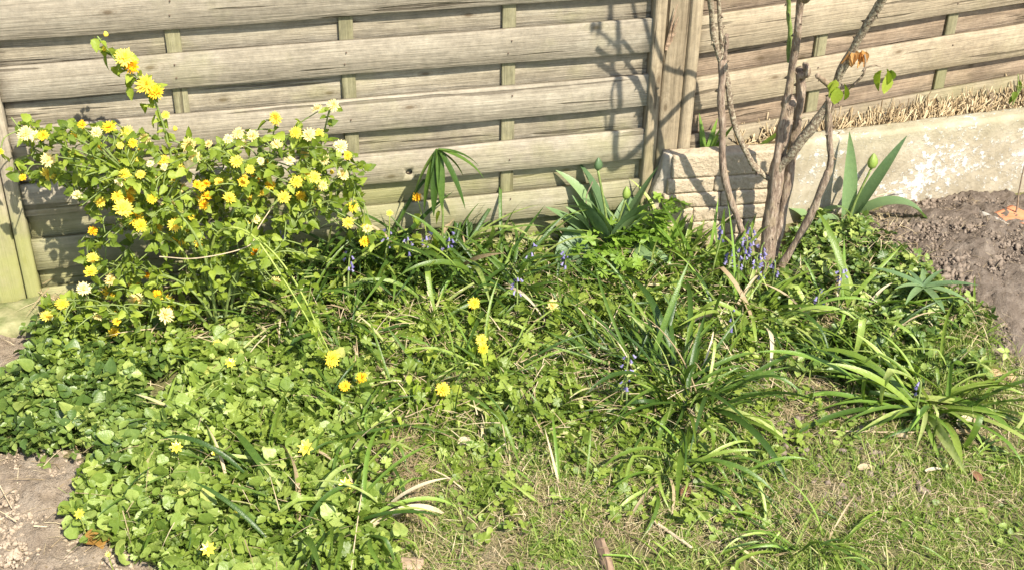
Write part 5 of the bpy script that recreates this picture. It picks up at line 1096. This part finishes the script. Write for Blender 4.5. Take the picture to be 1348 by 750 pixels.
stick([gp_(1128, 700 - 420, .02), gp_(1145, 300, .02), gp_(1165, 312, .015)], .0014, .001, 'dry stalk on the soil right of the folded tulip leaf'.replace('right of', 'beside'))
stick([gp_(1150, 270, .05), gp_(1180, 262, .05), gp_(1203, 258, .06)], .0016, .001, 'straw on the top of the soil heap by the wall') 
stick([gp_(566, 618, .02), gp_(590, 630, .02), gp_(612, 648, .01)], .002, .001, 'curved pale root in the lawn below the leafy shoots')
s1, s2 = rp(1329, 312, 3.03), rp(1341, 255, 3.03); s1.z = gh(s1.x, s1.y) - .01
tw = stick([s1, (s1 + s2) / 2 + Vector((.003, 0, 0)), s2, rp(1349, 215, 3.03)], .0032, .0016, 'bare thin twig stuck upright in the soil before the terracotta brick', 'twig', 'bare_twig', 'twig')
for i, (px, py, z, h, lab) in enumerate([(1102, 158, .0, 38, 'paired dry stalks over the cut straw'), (1218, 170, 0, 42, 'forked dry stalk standing in the straw'), (1305, 135, 0, 30, 'grey curled stalk by the far straw'), (1335, 130, 0, 45, 'thin green seedling at the far end of the straw'), (1185, 150, 0, 30, 'thin dry stalk above the straw'), (1008, 160, 0, 40, 'dry stalks behind the rose trunk')]):
    b = rp(px, py, 3.22 + (px - 1050) * .00045); b.z -= .02; tpx = Vector((random.uniform(-.01, .01), 0, h / 480))
    e = empty('dry_stalk', b, lab, 'stalk', 'stalks in the straw strip'); mt = 'gstem' if i == 3 else 'twig'
    for k in range(3): v, t = tube_vt(smooth_path([(0, 0, 0), tpx * .5 + Vector((.004 * k, 0, 0)), tpx * (1 - .2 * k) + Vector((.014 * (k - 1), 0, 0))], 4), [.0016] * 8 + [.0008], 5); link('stem', mesh_from('stem', v, t, M[mt]), e)
    if i == 3:
        for k in range(4): link('leaf', LM[0], e, leafM(random.uniform(0, 6), 1.0, .03, (0, 0, .03 + .015 * k)))
def fallen(px, py, L, mat, label, yaw=0.0, wid=.35, curl=.6, z=.012, name='fallen_leaf'):
    p = gp_(px, py, z); v, t = strapleaf(curl, wid, 10, 'lance', 0, random.uniform(-.5, .5), 0, .25); o = link(name, mesh_from(name, v, t, M[mat]), None, Matrix.Translation(p) @ leafM(math.radians(yaw), 1.35, L / pxscale(p))); tag(o, label, 'fallen leaf', 'fallen leaves')
for a in [(1140, 404, 26, 'dryo', 'pale dry leaf stood on edge beside the yellow-green clump', 50, .4), (1172, 424, 28, 'dryo', 'cream dry leaf on the ground at the dug soil edge', 10, .4), (1252, 568, 42, 'dryo', 'long beige leaf lying under the broad-leaved clump', 0, .25), (1288, 548, 40, 'dryo', 'beige leaf standing upright beside the broad-leaved clump', 250, .28), (1262, 556, 34, 'dryo', 'curled tan leaf next to the long beige leaf', 30, .4),
          (901, 655, 26, 'brownleaf', 'dark red-brown curled leaf in the lawn by the drooping clump', 80, .6), (112, 712, 34, 'ochreleaf', 'ochre lobed dead leaf on the pale soil', 10, .8), (128, 706, 26, 'ochreleaf', 'ochre dead leaf half over the other on pale soil', -60, .8), (1218, 622, 26, 'dryo', 'bleached curled sliver on the lawn', 15, .25), (1290, 632, 24, 'brownleaf', 'reddish flake on the lawn toward the near corner', 100, .5),
          (1195, 575, 22, 'dryo', 'small pale leaf beneath the broad-leaved clump leaves', 170, .4), (1298, 500, 26, 'ochreleaf', 'tan leaf at the foot of the dug soil', 0, .6), (500, 625, 22, 'dryo', 'crumpled beige leaf in the twiggy hollow', 40, .5), (607, 590, 24, 'dryo', 'pinkish dry leaf among buttercups at the inner lawn edge', 60, .7), (75, 378, 28, 'dryo', 'pale pink dry leaf stood up by the fence foot under the shrub', 100, .4),
          (390, 347, 14, 'fl_w', 'white petal caught on the drooping shrub stem', 45, .8), (372, 590 - 180, 0.1, 'dryo', '', 0, .3), (780, 575, 20, 'dryo', 'bleached leaf scrap in the thinning bed', 200, .4), (1130, 620, 22, 'dryo', 'beige flake on the bare patch of lawn', 20, .5), (600, 350, 18, 'dryo', 'dry scrap low in the bluebell clumps', 0, .5)]:
    if a[2] > 1: fallen(*a)
def stone(px, py, s, mat, label, name='stone', cat='stone', seed=0, sq=(1, .8, .6)):
    p = gp_(px, py, 0); x, y, z = [q * s / pxscale(p) / 2 for q in sq]
    o = link(name, rough_box(name, -x, x, -y, y, -z, z, M[mat], max(x, y, z) / 5, x * .16, seed, x * .35), None, Matrix.Translation(p + Vector((0, 0, z * .4))) @ Matrix.Rotation(seed * 1.1, 4, 'Z')); tag(o, label, cat)
stone(1306, 496, 26, 'orstone', 'ochre stone lump at the corner of the dug soil', seed=1); stone(905, 305, 22, 'stone', 'pale stone at the foot of the stone block', seed=2); stone(1143, 306, 14, 'stone', 'small pale pebble on the dug soil by the tulip', seed=3)
stone(1325, 498, 20, 'orstone', 'smaller brown stone beside the ochre lump', seed=5)
def slab(px0, py0, px1, py1, w, label, mat='oldwood'):
    a, b = gp_(px0, py0, .01), gp_(px1, py1, .01); L = (b - a).length; yaw = math.atan2(b.y - a.y, b.x - a.x); w /= pxscale(a)
    o = link('wood_offcut', rough_box('wood_offcut', 0, L, -w / 2, w / 2, -.008, .006, M[mat], .012, .002, 3, .004), None, Matrix.Translation(a) @ Matrix.Rotation(yaw, 4, 'Z')); tag(o, label, 'wood scrap')
slab(788, 712, 806, 770, 17, 'narrow flat piece of old wood at the near edge of the lawn'); slab(520, 736, 556, 740, 22, 'rounded wood scrap half buried at the near edge below the hollow')
# small leafy rosettes in the lawn
for i, (px, py) in enumerate([(878, 600), (950, 570), (700, 600), (1010, 600), (960, 690), (1180, 640), (660, 690), (590, 700)]):
    p = gp_(px, py, 0); e = empty('weed_rosette', p, ['pale oval-leaved rosette beside the drooping clump', 'cluster of small round leaves below the biggest clump', 'oval-leaved weed where bed turns to lawn', 'round-leaved weed on the bare lawn patch', 'small weed by the low spreading clump', 'tiny weed in the dry lawn toward the corner', 'oval weed in mid lawn', 'weed near the rounded wood scrap'][i], 'weed', 'leafy weeds in the lawn')
    if i == 0: WR = [mesh_from('weed_leaf', *OVS[k], M['yellow']) for k in (0, 1)]
    for k in range(9): a = k * 2.4; link('leaf', random.choice(WR), e, leafM(a, random.uniform(.7, 1.4), random.uniform(.022, .04), (.006 * math.cos(a), .006 * math.sin(a), .012)))
